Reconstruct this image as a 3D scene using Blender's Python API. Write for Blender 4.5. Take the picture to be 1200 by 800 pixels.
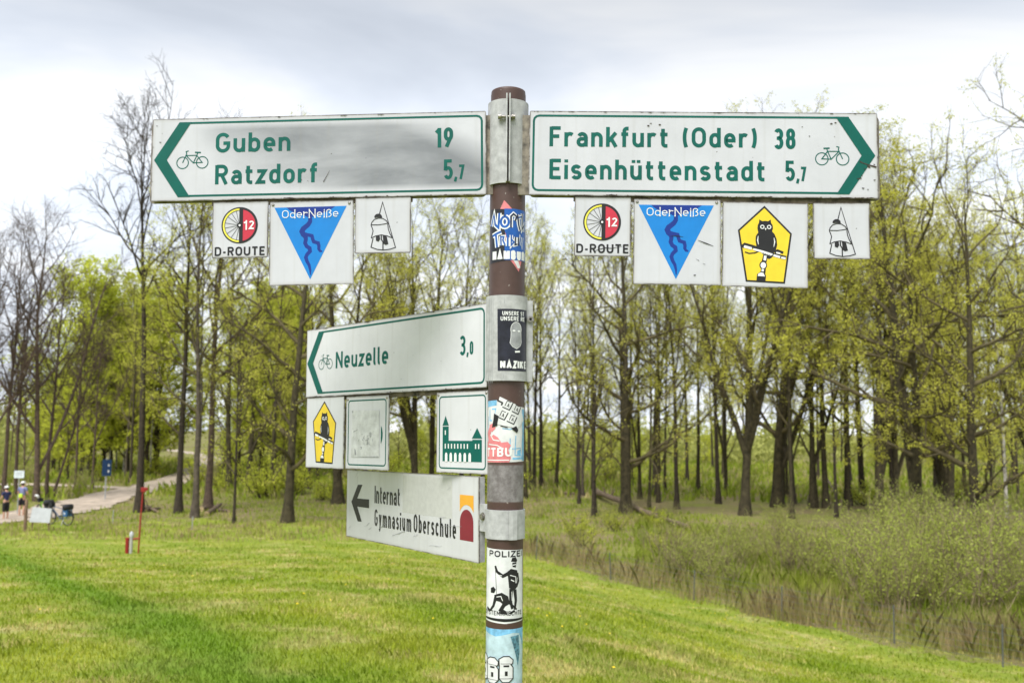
import bpy, bmesh, math, random
import numpy as np
from mathutils import Vector, Matrix

for _o in list(bpy.data.objects):
    bpy.data.objects.remove(_o)
scene = bpy.context.scene
COL = scene.collection
rad = math.radians

# ------------------------------------------------------------------ camera
EYE = 1.65                      # eye height above the dike crest
FPX = 1091.2                    # focal length in pixels of a 1200 px wide picture
PITCH, ROLL = rad(5.225), rad(0.417)
_f = Vector((0, math.cos(PITCH), math.sin(PITCH)))
_u0 = Vector((0, -math.sin(PITCH), math.cos(PITCH)))
_x0 = Vector((1, 0, 0))
CX = _x0 * math.cos(ROLL) + _u0 * math.sin(ROLL)
CU = _u0 * math.cos(ROLL) - _x0 * math.sin(ROLL)
cam_d = bpy.data.cameras.new('camera')
cam = bpy.data.objects.new('camera', cam_d)
COL.objects.link(cam)
cam.matrix_world = Matrix(((CX.x, CU.x, -_f.x, 0), (CX.y, CU.y, -_f.y, 0), (CX.z, CU.z, -_f.z, EYE), (0, 0, 0, 1)))
cam_d.sensor_width = 36
cam_d.lens = FPX / 1200 * 36
cam_d.clip_start, cam_d.clip_end = 0.05, 3000
cam_d.dof.use_dof = True
cam_d.dof.focus_distance = 2.2
cam_d.dof.aperture_fstop = 6.3
scene.camera = cam

# ------------------------------------------------------------------ sky, sun, exposure
SUN_EL, SUN_AZ = rad(55), rad(205)      # azimuth measured clockwise from +Y: behind the camera, a little left
world = bpy.data.worlds.new('World')
scene.world = world
world.use_nodes = True
wn, wl = world.node_tree.nodes, world.node_tree.links
wn.clear()
w_out = wn.new('ShaderNodeOutputWorld')
w_sky = wn.new('ShaderNodeTexSky')
w_sky.sky_type = 'NISHITA'
w_sky.sun_disc = False
w_sky.sun_elevation = SUN_EL
w_sky.sun_rotation = SUN_AZ
w_bg = wn.new('ShaderNodeBackground')
w_bg.inputs['Strength'].default_value = 0.1
wl.new(w_sky.outputs[0], w_bg.inputs['Color'])
# broken overcast: a flat cloud layer seen in perspective
w_tc = wn.new('ShaderNodeTexCoord')
w_sep = wn.new('ShaderNodeSeparateXYZ')
wl.new(w_tc.outputs['Generated'], w_sep.inputs[0])
w_z = wn.new('ShaderNodeMath'); w_z.operation = 'MAXIMUM'; w_z.inputs[1].default_value = 0.0
wl.new(w_sep.outputs['Z'], w_z.inputs[0])
w_za = wn.new('ShaderNodeMath'); w_za.operation = 'ADD'; w_za.inputs[1].default_value = 0.10
wl.new(w_z.outputs[0], w_za.inputs[0])
w_dx = wn.new('ShaderNodeMath'); w_dx.operation = 'DIVIDE'
w_dy = wn.new('ShaderNodeMath'); w_dy.operation = 'DIVIDE'
wl.new(w_sep.outputs['X'], w_dx.inputs[0]); wl.new(w_za.outputs[0], w_dx.inputs[1])
wl.new(w_sep.outputs['Y'], w_dy.inputs[0]); wl.new(w_za.outputs[0], w_dy.inputs[1])
w_c = wn.new('ShaderNodeCombineXYZ')
wl.new(w_dx.outputs[0], w_c.inputs[0]); wl.new(w_dy.outputs[0], w_c.inputs[1])
w_mp = wn.new('ShaderNodeMapping')
w_mp.inputs['Scale'].default_value = (0.75, 1.25, 1)
w_mp.inputs['Location'].default_value = (2.35, 0.55, 0)
w_mp.inputs['Rotation'].default_value = (0, 0, rad(-14))
wl.new(w_c.outputs[0], w_mp.inputs[0])
w_n = wn.new('ShaderNodeTexNoise')
w_n.inputs['Scale'].default_value = 0.85
w_n.inputs['Detail'].default_value = 5
w_n.inputs['Roughness'].default_value = 0.58
w_n.inputs['Distortion'].default_value = 0.35
wl.new(w_mp.outputs[0], w_n.inputs['Vector'])
w_r = wn.new('ShaderNodeValToRGB')
w_r.color_ramp.elements[0].position = 0.33
w_r.color_ramp.elements[0].color = (0.49, 0.53, 0.595, 1)
w_r.color_ramp.elements[1].position = 0.60
w_r.color_ramp.elements[1].color = (0.72, 0.735, 0.755, 1)
_e = w_r.color_ramp.elements.new(0.46); _e.color = (0.57, 0.61, 0.675, 1)
wl.new(w_n.outputs['Fac'], w_r.inputs[0])
w_bc = wn.new('ShaderNodeBackground')
w_bc.inputs['Strength'].default_value = 1.0
# the layer is thinner and brighter towards the horizon, heavier overhead
w_el = wn.new('ShaderNodeMapRange'); w_el.interpolation_type = 'SMOOTHSTEP'
w_el.inputs['From Min'].default_value = 0.22; w_el.inputs['From Max'].default_value = 0.46
w_el.inputs['To Min'].default_value = 1.0; w_el.inputs['To Max'].default_value = 0.60
wl.new(w_sep.outputs['Z'], w_el.inputs['Value'])
w_ml = wn.new('ShaderNodeVectorMath'); w_ml.operation = 'SCALE'
wl.new(w_r.outputs[0], w_ml.inputs[0]); wl.new(w_el.outputs[0], w_ml.inputs['Scale'])
wl.new(w_ml.outputs[0], w_bc.inputs['Color'])
w_mx = wn.new('ShaderNodeMixShader')
w_mx.inputs[0].default_value = 0.94
wl.new(w_bg.outputs[0], w_mx.inputs[1]); wl.new(w_bc.outputs[0], w_mx.inputs[2])
wl.new(w_mx.outputs[0], w_out.inputs['Surface'])

sun_d = bpy.data.lights.new('sun', 'SUN')
sun_d.energy = 2.4
sun_d.angle = rad(35)
sun_d.color = (1.0, 0.975, 0.94)
sun = bpy.data.objects.new('sun', sun_d)
COL.objects.link(sun)
_sd = Vector((math.sin(SUN_AZ) * math.cos(SUN_EL), math.cos(SUN_AZ) * math.cos(SUN_EL), math.sin(SUN_EL)))
sun.rotation_euler = _sd.to_track_quat('Z', 'Y').to_euler()
sun.location = (-6, -12, 18)

scene.view_settings.view_transform = 'Standard'
scene.view_settings.look = 'None'
scene.view_settings.exposure = 0.9
scene.view_settings.gamma = 1
scene.view_settings.use_curve_mapping = False
scene.cycles.max_bounces = 8
scene.cycles.transparent_max_bounces = 8

# ------------------------------------------------------------------ helpers
def tag(o, label=None, cat=None, group=None, kind=None):
    if label: o['label'] = label
    if cat: o['category'] = cat
    if group: o['group'] = group
    if kind: o['kind'] = kind
    return o

def empty(name, loc=(0, 0, 0), rz=0.0):
    o = bpy.data.objects.new(name, None)
    o.empty_display_size = 0.05
    COL.objects.link(o)
    o.location = loc
    o.rotation_euler = (0, 0, rz)
    return o

def link_mesh(name, me, material, parent=None):
    o = bpy.data.objects.new(name, me)
    COL.objects.link(o)
    if material is not None:
        for m in (material if isinstance(material, (list, tuple)) else [material]):
            me.materials.append(m)
    if parent is not None: o.parent = parent
    return o

def np_mesh(name, V, F, smooth=False, mat_idx=None):
    """verts (n,3) and faces (m,k) arrays to a mesh, quickly"""
    V = np.asarray(V, np.float32); F = np.asarray(F, np.int32)
    me = bpy.data.meshes.new(name)
    me.vertices.add(len(V)); me.vertices.foreach_set('co', V.ravel())
    k = F.shape[1]
    me.loops.add(F.size); me.loops.foreach_set('vertex_index', F.ravel())
    me.polygons.add(len(F))
    me.polygons.foreach_set('loop_start', np.arange(0, F.size, k, dtype=np.int32))
    me.polygons.foreach_set('loop_total', np.full(len(F), k, np.int32))
    if smooth: me.polygons.foreach_set('use_smooth', np.ones(len(F), bool))
    if mat_idx is not None: me.polygons.foreach_set('material_index', np.asarray(mat_idx, np.int32))
    me.update(calc_edges=True)
    return me

class MB:
    """collects boxes, bars, tubes, lathes into one mesh"""
    def __init__(s): s.bm = bmesh.new()
    def box(s, c, d, rot=None, bev=0.0):
        m = Matrix.Translation(c)
        if rot is not None: m = m @ rot
        m = m @ Matrix.Diagonal((d[0], d[1], d[2], 1))
        r = bmesh.ops.create_cube(s.bm, size=1, matrix=m)
        if bev:
            es = list({e for v in r['verts'] for e in v.link_edges})
            bmesh.ops.bevel(s.bm, geom=es, offset=bev, segments=2, affect='EDGES', profile=0.6)
        return s
    def tube(s, pts, r, n=8, caps=True):
        pts = [Vector(p) for p in pts]
        rs = r if isinstance(r, (list, tuple)) else [r] * len(pts)
        rings = []
        ref = None
        for i, p in enumerate(pts):
            t = (pts[min(i + 1, len(pts) - 1)] - pts[max(i - 1, 0)]).normalized()
            if ref is None:
                ref = Vector((0, 0, 1)) if abs(t.z) < 0.9 else Vector((1, 0, 0))
            a = (ref - t * ref.dot(t)).normalized(); b = t.cross(a); ref = a
            rings.append([s.bm.verts.new(p + (a * math.cos(2 * math.pi * k / n) + b * math.sin(2 * math.pi * k / n)) * rs[i]) for k in range(n)])
        for A, B in zip(rings, rings[1:]):
            for k in range(n):
                f = s.bm.faces.new((A[k], A[(k + 1) % n], B[(k + 1) % n], B[k])); f.smooth = True
        if caps:
            for rg, fl in ((rings[0], True), (rings[-1], False)):
                vs = [s.bm.verts.new(v.co) for v in rg]
                s.bm.faces.new(vs[::-1] if fl else vs)
        return s
    def ring(s, c, R, r, axis='Y', n=28, m=6, rot=None):
        c = Vector(c); rings = []
        for i in range(n):
            a = 2 * math.pi * i / n
            d = {'Y': Vector((math.cos(a), 0, math.sin(a))), 'Z': Vector((math.cos(a), math.sin(a), 0)), 'X': Vector((0, math.cos(a), math.sin(a)))}[axis]
            ax = {'Y': Vector((0, 1, 0)), 'Z': Vector((0, 0, 1)), 'X': Vector((1, 0, 0))}[axis]
            if rot is not None: d = rot @ d; ax = rot @ ax
            rings.append([s.bm.verts.new(c + d * (R + r * math.cos(2 * math.pi * k / m)) + ax * (r * math.sin(2 * math.pi * k / m))) for k in range(m)])
        for i in range(n):
            A, B = rings[i], rings[(i + 1) % n]
            for k in range(m):
                f = s.bm.faces.new((A[k], B[k], B[(k + 1) % m], A[(k + 1) % m])); f.smooth = True
        return s
    def ball(s, c, d, rot=None, u=12, v=8):
        m = Matrix.Translation(c)
        if rot is not None: m = m @ rot
        m = m @ Matrix.Diagonal((d[0], d[1], d[2], 1))
        r = bmesh.ops.create_uvsphere(s.bm, u_segments=u, v_segments=v, radius=0.5, matrix=m)
        for vv in r['verts']:
            for f in vv.link_faces: f.smooth = True
        return s
    def prism(s, outline, h0, h1, fn):
        """outline of (u,v); fn(u,v,h) gives the point"""
        A = [s.bm.verts.new(fn(u, v, h0)) for u, v in outline]
        B = [s.bm.verts.new(fn(u, v, h1)) for u, v in outline]
        n = len(A)
        s.bm.faces.new(A); s.bm.faces.new(B[::-1])
        for i in range(n):
            s.bm.faces.new((A[i], B[i], B[(i + 1) % n], A[(i + 1) % n]))
        return s
    def build(s, name, material, parent=None, inv=None):
        if inv is not None: bmesh.ops.transform(s.bm, matrix=inv, verts=s.bm.verts)
        bmesh.ops.recalc_face_normals(s.bm, faces=s.bm.faces)
        me = bpy.data.meshes.new(name); s.bm.to_mesh(me); s.bm.free()
        return link_mesh(name, me, material, parent)

# ------------------------------------------------------------------ materials
def nodes_of(name):
    m = bpy.data.materials.new(name); m.use_nodes = True
    nt = m.node_tree
    return m, nt.nodes, nt.links, nt.nodes['Principled BSDF']

def N(nodes, typ, **kw):
    n = nodes.new(typ)
    for k, v in kw.items():
        if k in n.inputs.keys(): n.inputs[k].default_value = v
        else: setattr(n, k, v)
    return n

def c4(c): return (c[0], c[1], c[2], 1.0)

def mixcol(nodes, links, fac, a, b, blend='MIX'):
    m = nodes.new('ShaderNodeMix'); m.data_type = 'RGBA'; m.blend_type = blend
    for sock, val in ((m.inputs[0], fac), (m.inputs[6], a), (m.inputs[7], b)):
        if hasattr(val, 'is_linked') or hasattr(val, 'links'): links.new(val, sock)
        elif isinstance(val, (int, float)): sock.default_value = val
        else: sock.default_value = c4(val)
    return m.outputs[2]

def ramp(nodes, links, src, p0, p1, c0=(0, 0, 0), c1=(1, 1, 1)):
    r = nodes.new('ShaderNodeValToRGB')
    r.color_ramp.elements[0].position = p0; r.color_ramp.elements[1].position = p1
    r.color_ramp.elements[0].color = c4(c0); r.color_ramp.elements[1].color = c4(c1)
    links.new(src, r.inputs[0])
    return r.outputs[0]

def simple(name, col, rough=0.6, metal=0.0, var=0.12, scale=30.0, bump=0.0, coord='Object', spec=0.4):
    m, nd, lk, b = nodes_of(name)
    tc = nd.new('ShaderNodeTexCoord')
    nz = N(nd, 'ShaderNodeTexNoise', Scale=scale, Detail=5.0, Roughness=0.6)
    lk.new(tc.outputs[coord], nz.inputs['Vector'])
    dark = tuple(c * (1 - var * 1.6) for c in col); lite = tuple(min(1, c * (1 + var)) for c in col)
    lk.new(ramp(nd, lk, nz.outputs['Fac'], 0.3, 0.7, dark, lite), b.inputs['Base Color'])
    b.inputs['Roughness'].default_value = rough; b.inputs['Metallic'].default_value = metal
    b.inputs['Specular IOR Level'].default_value = spec
    if bump:
        bp = N(nd, 'ShaderNodeBump', Strength=bump, Distance=0.01)
        lk.new(nz.outputs['Fac'], bp.inputs['Height']); lk.new(bp.outputs[0], b.inputs['Normal'])
    return m

def plate_mat(name, hw, hh, base=(0.57, 0.575, 0.63), chips=0.55, smear=False, band=0.010):
    """enamelled sheet: faint dirt, dark chips along the rim, specks, optional smeared paint"""
    m, nd, lk, b = nodes_of(name)
    tc = nd.new('ShaderNodeTexCoord')
    n1 = N(nd, 'ShaderNodeTexNoise', Scale=9.0, Detail=6.0, Roughness=0.65)
    lk.new(tc.outputs['Object'], n1.inputs['Vector'])
    col = ramp(nd, lk, n1.outputs['Fac'], 0.25, 0.75, tuple(c * 0.88 for c in base), tuple(c * 1.04 for c in base))
    sp = nd.new('ShaderNodeSeparateXYZ'); lk.new(tc.outputs['Object'], sp.inputs[0])
    def math_(op, a, bb=None):
        q = nd.new('ShaderNodeMath'); q.operation = op
        for i, v in enumerate((a, bb)):
            if v is None: continue
            if isinstance(v, (int, float)): q.inputs[i].default_value = v
            else: lk.new(v, q.inputs[i])
        return q.outputs[0]
    if smear:
        mp = N(nd, 'ShaderNodeMapping'); mp.inputs['Scale'].default_value = (2.6, 1, 9.0); mp.inputs['Location'].default_value = (0.33, 0, 0.12)
        mp.inputs['Rotation'].default_value = (0, rad(-5), 0)
        lk.new(tc.outputs['Object'], mp.inputs[0])
        ns = N(nd, 'ShaderNodeTexNoise', Scale=1.25, Detail=7.0, Roughness=0.55, Distortion=0.35)
        lk.new(mp.outputs[0], ns.inputs['Vector'])
        blot = ramp(nd, lk, ns.outputs['Fac'], 0.36, 0.60)
        # rubbed area: right of the bicycle, between the border lines, soft limits
        inx = ramp(nd, lk, math_('ADD', sp.outputs['X'], 0.5), 0.17, 0.27)
        inz = ramp(nd, lk, math_('ABSOLUTE', sp.outputs['Z']), 0.070, 0.086, (1, 1, 1), (0, 0, 0))
        # lower left corner of the rubbed area stays clean
        dg = ramp(nd, lk, math_('ADD', math_('MULTIPLY', sp.outputs['X'], 0.55), math_('ADD', sp.outputs['Z'], 0.5)), 0.34, 0.50)
        # upper right end stays clean
        dg2 = ramp(nd, lk, math_('ADD', math_('MULTIPLY', sp.outputs['X'], 0.9), math_('ADD', math_('MULTIPLY', sp.outputs['Z'], 1.6), 0.0)), 0.28, 0.40, (1, 1, 1), (0, 0, 0))
        fac = math_('MULTIPLY', math_('MULTIPLY', math_('MULTIPLY', blot, inx), math_('MULTIPLY', inz, dg)), math_('MULTIPLY', dg2, 0.44))
        fac = math_('ADD', fac, math_('MULTIPLY', math_('MULTIPLY', math_('MULTIPLY', inx, inz), math_('MULTIPLY', dg, dg2)), 0.52))
        col = mixcol(nd, lk, fac, col, (0.20, 0.21, 0.235))
    # rim chips
    dx = math_('SUBTRACT', hw, math_('ABSOLUTE', sp.outputs['X']))
    dz = math_('SUBTRACT', hh, math_('ABSOLUTE', sp.outputs['Z']))
    dm = math_('MINIMUM', dx, dz)
    edge = ramp(nd, lk, math_('MULTIPLY', dm, 20.0), 0.0, band * 20.0, (1, 1, 1), (0, 0, 0))
    n2 = N(nd, 'ShaderNodeTexNoise', Scale=75.0, Detail=3.0, Roughness=0.7)
    lk.new(tc.outputs['Object'], n2.inputs['Vector'])
    chip = ramp(nd, lk, math_('MULTIPLY', n2.outputs['Fac'], math_('ADD', math_('MULTIPLY', edge, 0.5), 0.62)), 0.97 - chips * 0.60, 0.99 - chips * 0.58)
    col = mixcol(nd, lk, chip, col, (0.045, 0.035, 0.028))
    # soft grime towards the rim
    gr = math_('MULTIPLY', math_('MULTIPLY', edge, n1.outputs['Fac']), 0.55)
    col = mixcol(nd, lk, gr, col, (0.30, 0.26, 0.20))
    # worn dark rim
    rim = ramp(nd, lk, math_('MULTIPLY', dm, 100.0), 0.08, 0.34, (1, 1, 1), (0, 0, 0))
    n4 = N(nd, 'ShaderNodeTexNoise', Scale=26.0, Detail=6.0, Roughness=0.7); lk.new(tc.outputs['Object'], n4.inputs['Vector'])
    col = mixcol(nd, lk, math_('MULTIPLY', rim, ramp(nd, lk, n4.outputs['Fac'], 0.36, 0.56, (0.25, 0.25, 0.25), (0.95, 0.95, 0.95))), col, (0.075, 0.058, 0.045))
    # faint rain streaks
    mps = nd.new('ShaderNodeMapping'); mps.inputs['Scale'].default_value = (60, 1, 2.5); lk.new(tc.outputs['Object'], mps.inputs[0])
    n5 = N(nd, 'ShaderNodeTexNoise', Scale=1.0, Detail=3.0); lk.new(mps.outputs[0], n5.inputs['Vector'])
    col = mixcol(nd, lk, math_('MULTIPLY', ramp(nd, lk, n5.outputs['Fac'], 0.55, 0.75), 0.16), col, (0.32, 0.30, 0.25))
    # scattered specks
    n3 = N(nd, 'ShaderNodeTexNoise', Scale=48.0, Detail=1.0)
    lk.new(tc.outputs['Object'], n3.inputs['Vector'])
    col = mixcol(nd, lk, math_('MULTIPLY', ramp(nd, lk, n3.outputs['Fac'], 0.775, 0.79), 0.8), col, (0.06, 0.05, 0.04))
    lk.new(col, b.inputs['Base Color'])
    b.inputs['Roughness'].default_value = 0.38
    b.inputs['Specular IOR Level'].default_value = 0.35
    return m

M = {}
M['print_green'] = simple('print_green', (0.0, 0.105, 0.085), 0.55, var=0.12, scale=12, spec=0.25)
M['print_black'] = simple('print_black', (0.012, 0.012, 0.014), 0.5, var=0.2, scale=25)
M['print_red'] = simple('print_red', (0.55, 0.03, 0.06), 0.45, var=0.08)
M['print_yellow'] = simple('print_yellow', (0.80, 0.58, 0.03), 0.45, var=0.06)
M['print_orange'] = simple('print_orange', (0.80, 0.38, 0.03), 0.45, var=0.06)
M['print_maroon'] = simple('print_maroon', (0.22, 0.012, 0.03), 0.45, var=0.08)
M['print_blue'] = simple('print_blue', (0.0, 0.20, 0.62), 0.5, var=0.06)
M['print_navy'] = simple('print_navy', (0.0, 0.025, 0.24), 0.5, var=0.06)
M['print_white'] = simple('print_white', (0.78, 0.79, 0.80), 0.45, var=0.03)
M['print_lightyellow'] = simple('print_lightyellow', (0.80, 0.72, 0.08), 0.45, var=0.05)
M['print_grey'] = simple('print_grey', (0.33, 0.34, 0.36), 0.5, var=0.2, scale=60)
M['sticker_black'] = simple('sticker_black', (0.018, 0.018, 0.024), 0.35, var=0.3, scale=40)
M['sticker_blue'] = simple('sticker_blue', (0.01, 0.10, 0.42), 0.35, var=0.15, scale=50)
M['sticker_pink'] = simple('sticker_pink', (0.72, 0.22, 0.24), 0.45, var=0.15, scale=60)
M['sticker_white'] = simple('sticker_white', (0.70, 0.71, 0.73), 0.4, var=0.10, scale=40)
M['sticker_lightblue'] = simple('sticker_lightblue', (0.20, 0.48, 0.75), 0.4, var=0.25, scale=60)
M['sticker_paleblue'] = simple('sticker_paleblue', (0.50, 0.66, 0.74), 0.4, var=0.25, scale=28)
M['sticker_teal'] = simple('sticker_teal', (0.10, 0.24, 0.32), 0.4, var=0.5, scale=160)
M['sticker_magenta'] = simple('sticker_magenta', (0.70, 0.12, 0.32), 0.4, var=0.2, scale=80)
M['cover_foil'] = simple('cover_foil', (0.60, 0.61, 0.62), 0.35, var=0.16, scale=36, bump=0.15)
M['alu'] = simple('alu', (0.44, 0.445, 0.455), 0.6, metal=0.0, var=0.16, scale=55, bump=0.06, spec=0.25)
M['alu_edge'] = simple('alu_edge', (0.24, 0.21, 0.17), 0.6, var=0.5, scale=40)
M['steel_bolt'] = simple('steel_bolt', (0.36, 0.34, 0.31), 0.4, metal=0.8, var=0.35, scale=200)
M['ghost_patch'] = simple('ghost_patch', (0.53, 0.53, 0.52), 0.55, var=0.06, scale=60)

def pole_mat():
    m, nd, lk, b = nodes_of('pole_paint')
    tc = nd.new('ShaderNodeTexCoord')
    n1 = N(nd, 'ShaderNodeTexNoise', Scale=22.0, Detail=6.0, Roughness=0.65)
    lk.new(tc.outputs['Object'], n1.inputs['Vector'])
    col = ramp(nd, lk, n1.outputs['Fac'], 0.3, 0.7, (0.060, 0.030, 0.024), (0.088, 0.048, 0.040))
    n2 = N(nd, 'ShaderNodeTexNoise', Scale=90.0, Detail=3.0)
    lk.new(tc.outputs['Object'], n2.inputs['Vector'])
    col = mixcol(nd, lk, ramp(nd, lk, n2.outputs['Fac'], 0.70, 0.74), col, (0.30, 0.27, 0.25))
    # grey glue residue of a removed sticker, a band with its own shape on the pole
    sp = nd.new('ShaderNodeSeparateXYZ'); lk.new(tc.outputs['Object'], sp.inputs[0])
    zz = nd.new('ShaderNodeMath'); zz.operation = 'SUBTRACT'; zz.inputs[1].default_value = EYE - 0.128
    lk.new(sp.outputs['Z'], zz.inputs[0])
    ab = nd.new('ShaderNodeMath'); ab.operation = 'ABSOLUTE'; lk.new(zz.outputs[0], ab.inputs[0])
    band = ramp(nd, lk, ab.outputs[0], 0.040, 0.043, (1, 1, 1), (0, 0, 0))
    n3 = N(nd, 'ShaderNodeTexNoise', Scale=38.0, Detail=8.0, Roughness=0.75)
    lk.new(tc.outputs['Object'], n3.inputs['Vector'])
    res = ramp(nd, lk, n3.outputs['Fac'], 0.32, 0.72, (0.09, 0.075, 0.075), (0.32, 0.30, 0.31))
    col = mixcol(nd, lk, band, col, res)
    lk.new(col, b.inputs['Base Color'])
    b.inputs['Roughness'].default_value = 0.48
    bp = N(nd, 'ShaderNodeBump', Strength=0.12, Distance=0.004); lk.new(n1.outputs['Fac'], bp.inputs['Height']); lk.new(bp.outputs[0], b.inputs['Normal'])
    return m
M['pole'] = pole_mat()

def leaf_mat(name, c0, c1, trans=0.45, scale=0.35):
    m, nd, lk, b = nodes_of(name)
    g = nd.new('ShaderNodeNewGeometry')
    oi = nd.new('ShaderNodeObjectInfo')
    tc = nd.new('ShaderNodeTexCoord')
    nz = N(nd, 'ShaderNodeTexNoise', Scale=scale, Detail=2.0); lk.new(tc.outputs['Object'], nz.inputs['Vector'])
    a = nd.new('ShaderNodeMath'); a.operation = 'MULTIPLY_ADD'; a.inputs[1].default_value = 0.45
    lk.new(g.outputs['Random Per Island'], a.inputs[0])
    a2 = nd.new('ShaderNodeMath'); a2.operation = 'MULTIPLY_ADD'; a2.inputs[1].default_value = 0.7; a2.inputs[2].default_value = -0.22
    lk.new(nz.outputs['Fac'], a2.inputs[0]); lk.new(a2.outputs[0], a.inputs[2])
    a3 = nd.new('ShaderNodeMath'); a3.operation = 'MULTIPLY_ADD'; a3.inputs[1].default_value = 0.25
    lk.new(oi.outputs['Random'], a3.inputs[0]); lk.new(a.outputs[0], a3.inputs[2])
    col = ramp(nd, lk, a3.outputs[0], 0.15, 0.85, c0, c1)
    d = nd.new('ShaderNodeBsdfDiffuse'); t = nd.new('ShaderNodeBsdfTranslucent'); mx = nd.new('ShaderNodeMixShader')
    lk.new(col, d.inputs[0]); lk.new(col, t.inputs[0]); mx.inputs[0].default_value = trans
    lk.new(d.outputs[0], mx.inputs[1]); lk.new(t.outputs[0], mx.inputs[2])
    lk.new(mx.outputs[0], nd['Material Output'].inputs['Surface'])
    nd.remove(b)
    return m

M['leaf_spring'] = leaf_mat('leaf_spring', (0.50, 0.50, 0.07), (0.80, 0.80, 0.17))
M['leaf_oak'] = leaf_mat('leaf_oak', (0.49, 0.48, 0.065), (0.80, 0.78, 0.16))
M['leaf_green'] = leaf_mat('leaf_green', (0.44, 0.49, 0.05), (0.74, 0.78, 0.11))
M['leaf_willow'] = leaf_mat('leaf_willow', (0.30, 0.36, 0.06), (0.54, 0.60, 0.14))
M['leaf_far'] = leaf_mat('leaf_far', (0.36, 0.38, 0.11), (0.56, 0.58, 0.20), scale=0.06)  # haze over the distant bushes is put into this paler leaf colour
M['leaf_pine'] = leaf_mat('leaf_pine', (0.012, 0.035, 0.015), (0.03, 0.07, 0.025))
M['bark'] = simple('bark', (0.045, 0.034, 0.022), 0.9, var=0.4, scale=6, bump=0.5)
M['twig'] = simple('twig', (0.105, 0.085, 0.040), 0.9, var=0.3, scale=2)
M['bark_moss'] = simple('bark_moss', (0.058, 0.047, 0.023), 0.9, var=0.45, scale=5, bump=0.5)
M['bark_brown'] = simple('bark_brown', (0.115, 0.080, 0.058), 0.9, var=0.35, scale=6, bump=0.4)
M['bark_grey'] = simple('bark_grey', (0.095, 0.076, 0.056), 0.9, var=0.4, scale=4, bump=0.4)

def birch_mat():
    m, nd, lk, b = nodes_of('bark_birch')
    tc = nd.new('ShaderNodeTexCoord'); mp = nd.new('ShaderNodeMapping'); mp.inputs['Scale'].default_value = (4, 4, 1.6)
    lk.new(tc.outputs['Object'], mp.inputs[0])
    nz = N(nd, 'ShaderNodeTexNoise', Scale=2.2, Detail=5.0); lk.new(mp.outputs[0], nz.inputs['Vector'])
    lk.new(ramp(nd, lk, nz.outputs['Fac'], 0.40, 0.50, (0.07, 0.06, 0.05), (0.50, 0.47, 0.42)), b.inputs['Base Color'])
    b.inputs['Roughness'].default_value = 0.8
    return m
M['bark_birch'] = birch_mat()

# ------------------------------------------------------------------ terrain
FOOT = -3.15                    # level of the wood's floor; the dike crest is 0
_TH = np.array([-180, -120, -90, -50, -28.8, -20, -10.4, 1, 6, 11, 16.2, 22.3, 28.8, 45, 90, 140, 180], float)
_RF = np.array([30, 55, 68, 59, 45.5, 41, 41.2, 35, 30, 26.1, 24.2, 22.9, 22.0, 22, 22, 25, 30], float)

def rfoot(x, y):
    th = np.degrees(np.arctan2(x, y))
    return (np.interp(th, _TH, _RF) + np.interp(np.clip(th - 3, -180, 180), _TH, _RF) + np.interp(np.clip(th + 3, -180, 180), _TH, _RF)) / 3

def tfoot(x, y):
    x = np.asarray(x, float); y = np.asarray(y, float)
    return np.hypot(x, y) / rfoot(x, y)

def zt(x, y):
    x = np.asarray(x, float); y = np.asarray(y, float)
    t = tfoot(x, y)
    s = np.clip((t - 0.06) / 0.94, 0, 1); s = s * s * (3 - 2 * s) * 0.55 + s * 0.45
    z = FOOT * s
    z = z + 0.05 * s * np.sin(x * 0.55 + 0.7) * np.sin(y * 0.41 + 1.1)
    f = np.clip((t - 1.0) / 0.5, 0, 1)
    z = z + f * 0.10 * (np.sin(x * 0.27 + 2) * np.sin(y * 0.23) + 0.5 * np.sin(x * 0.71) * np.cos(y * 0.63))
    return z

def zt1(x, y): return float(zt(x, y))

def ray(px, py):
    return (_f * FPX + CX * (px - 600) - CU * (py - 400)).normalized()

def ground_at(px, py):
    """where the line of sight of a picture point meets the ground"""
    d = ray(px, py); lo = 2.0; p = None
    k = lo
    while k < 600:
        p = d * k
        if EYE + p.z < zt1(p.x, p.y): break
        k *= 1.01
    a, b = k / 1.01, k
    for _ in range(20):
        c = (a + b) / 2; p = d * c
        if EYE + p.z < zt1(p.x, p.y): b = c
        else: a = c
    return Vector((p.x, p.y, zt1(p.x, p.y)))

def at(px, dist):
    """ground point at a bearing (picture column) and a distance in metres"""
    x = (px - 600) / FPX * dist
    return Vector((x, dist, zt1(x, dist)))

PATH = [(-60.0, 36.0), (-44.0, 41.0), (-34.0, 43.2), (-28.5, 44.6), (-25.9, 47.0), (-25.2, 51.0), (-25.3, 55.5), (-26.3, 62.0), (-27.4, 70.5), (-29.3, 82.0), (-33.2, 100.0), (-39.0, 122.0), (-50.0, 150.0), (-66.0, 180.0)]
PATH2 = [(-27.4, 70.0), (-31.5, 71.5), (-37.0, 72.0), (-46.0, 70.5), (-60.0, 66.0)]

def spline(P, n=10):
    P = [Vector((a, b)) for a, b in P]; out = []
    for i in range(len(P) - 1):
        p0, p1, p2, p3 = P[max(i - 1, 0)], P[i], P[i + 1], P[min(i + 2, len(P) - 1)]
        for k in range(n):
            t = k / n
            out.append(0.5 * ((2 * p1) + (p2 - p0) * t + (2 * p0 - 5 * p1 + 4 * p2 - p3) * t * t + (3 * p1 - p0 - 3 * p2 + p3) * t ** 3))
    out.append(P[-1])
    return out
_PS = np.array([tuple(p) for p in spline(PATH, 6) + spline(PATH2, 6)])
def path_dist(x, y):
    x = np.asarray(x, float); y = np.asarray(y, float)
    return np.sqrt(((x[..., None] - _PS[:, 0]) ** 2 + (y[..., None] - _PS[:, 1]) ** 2).min(-1))

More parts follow.
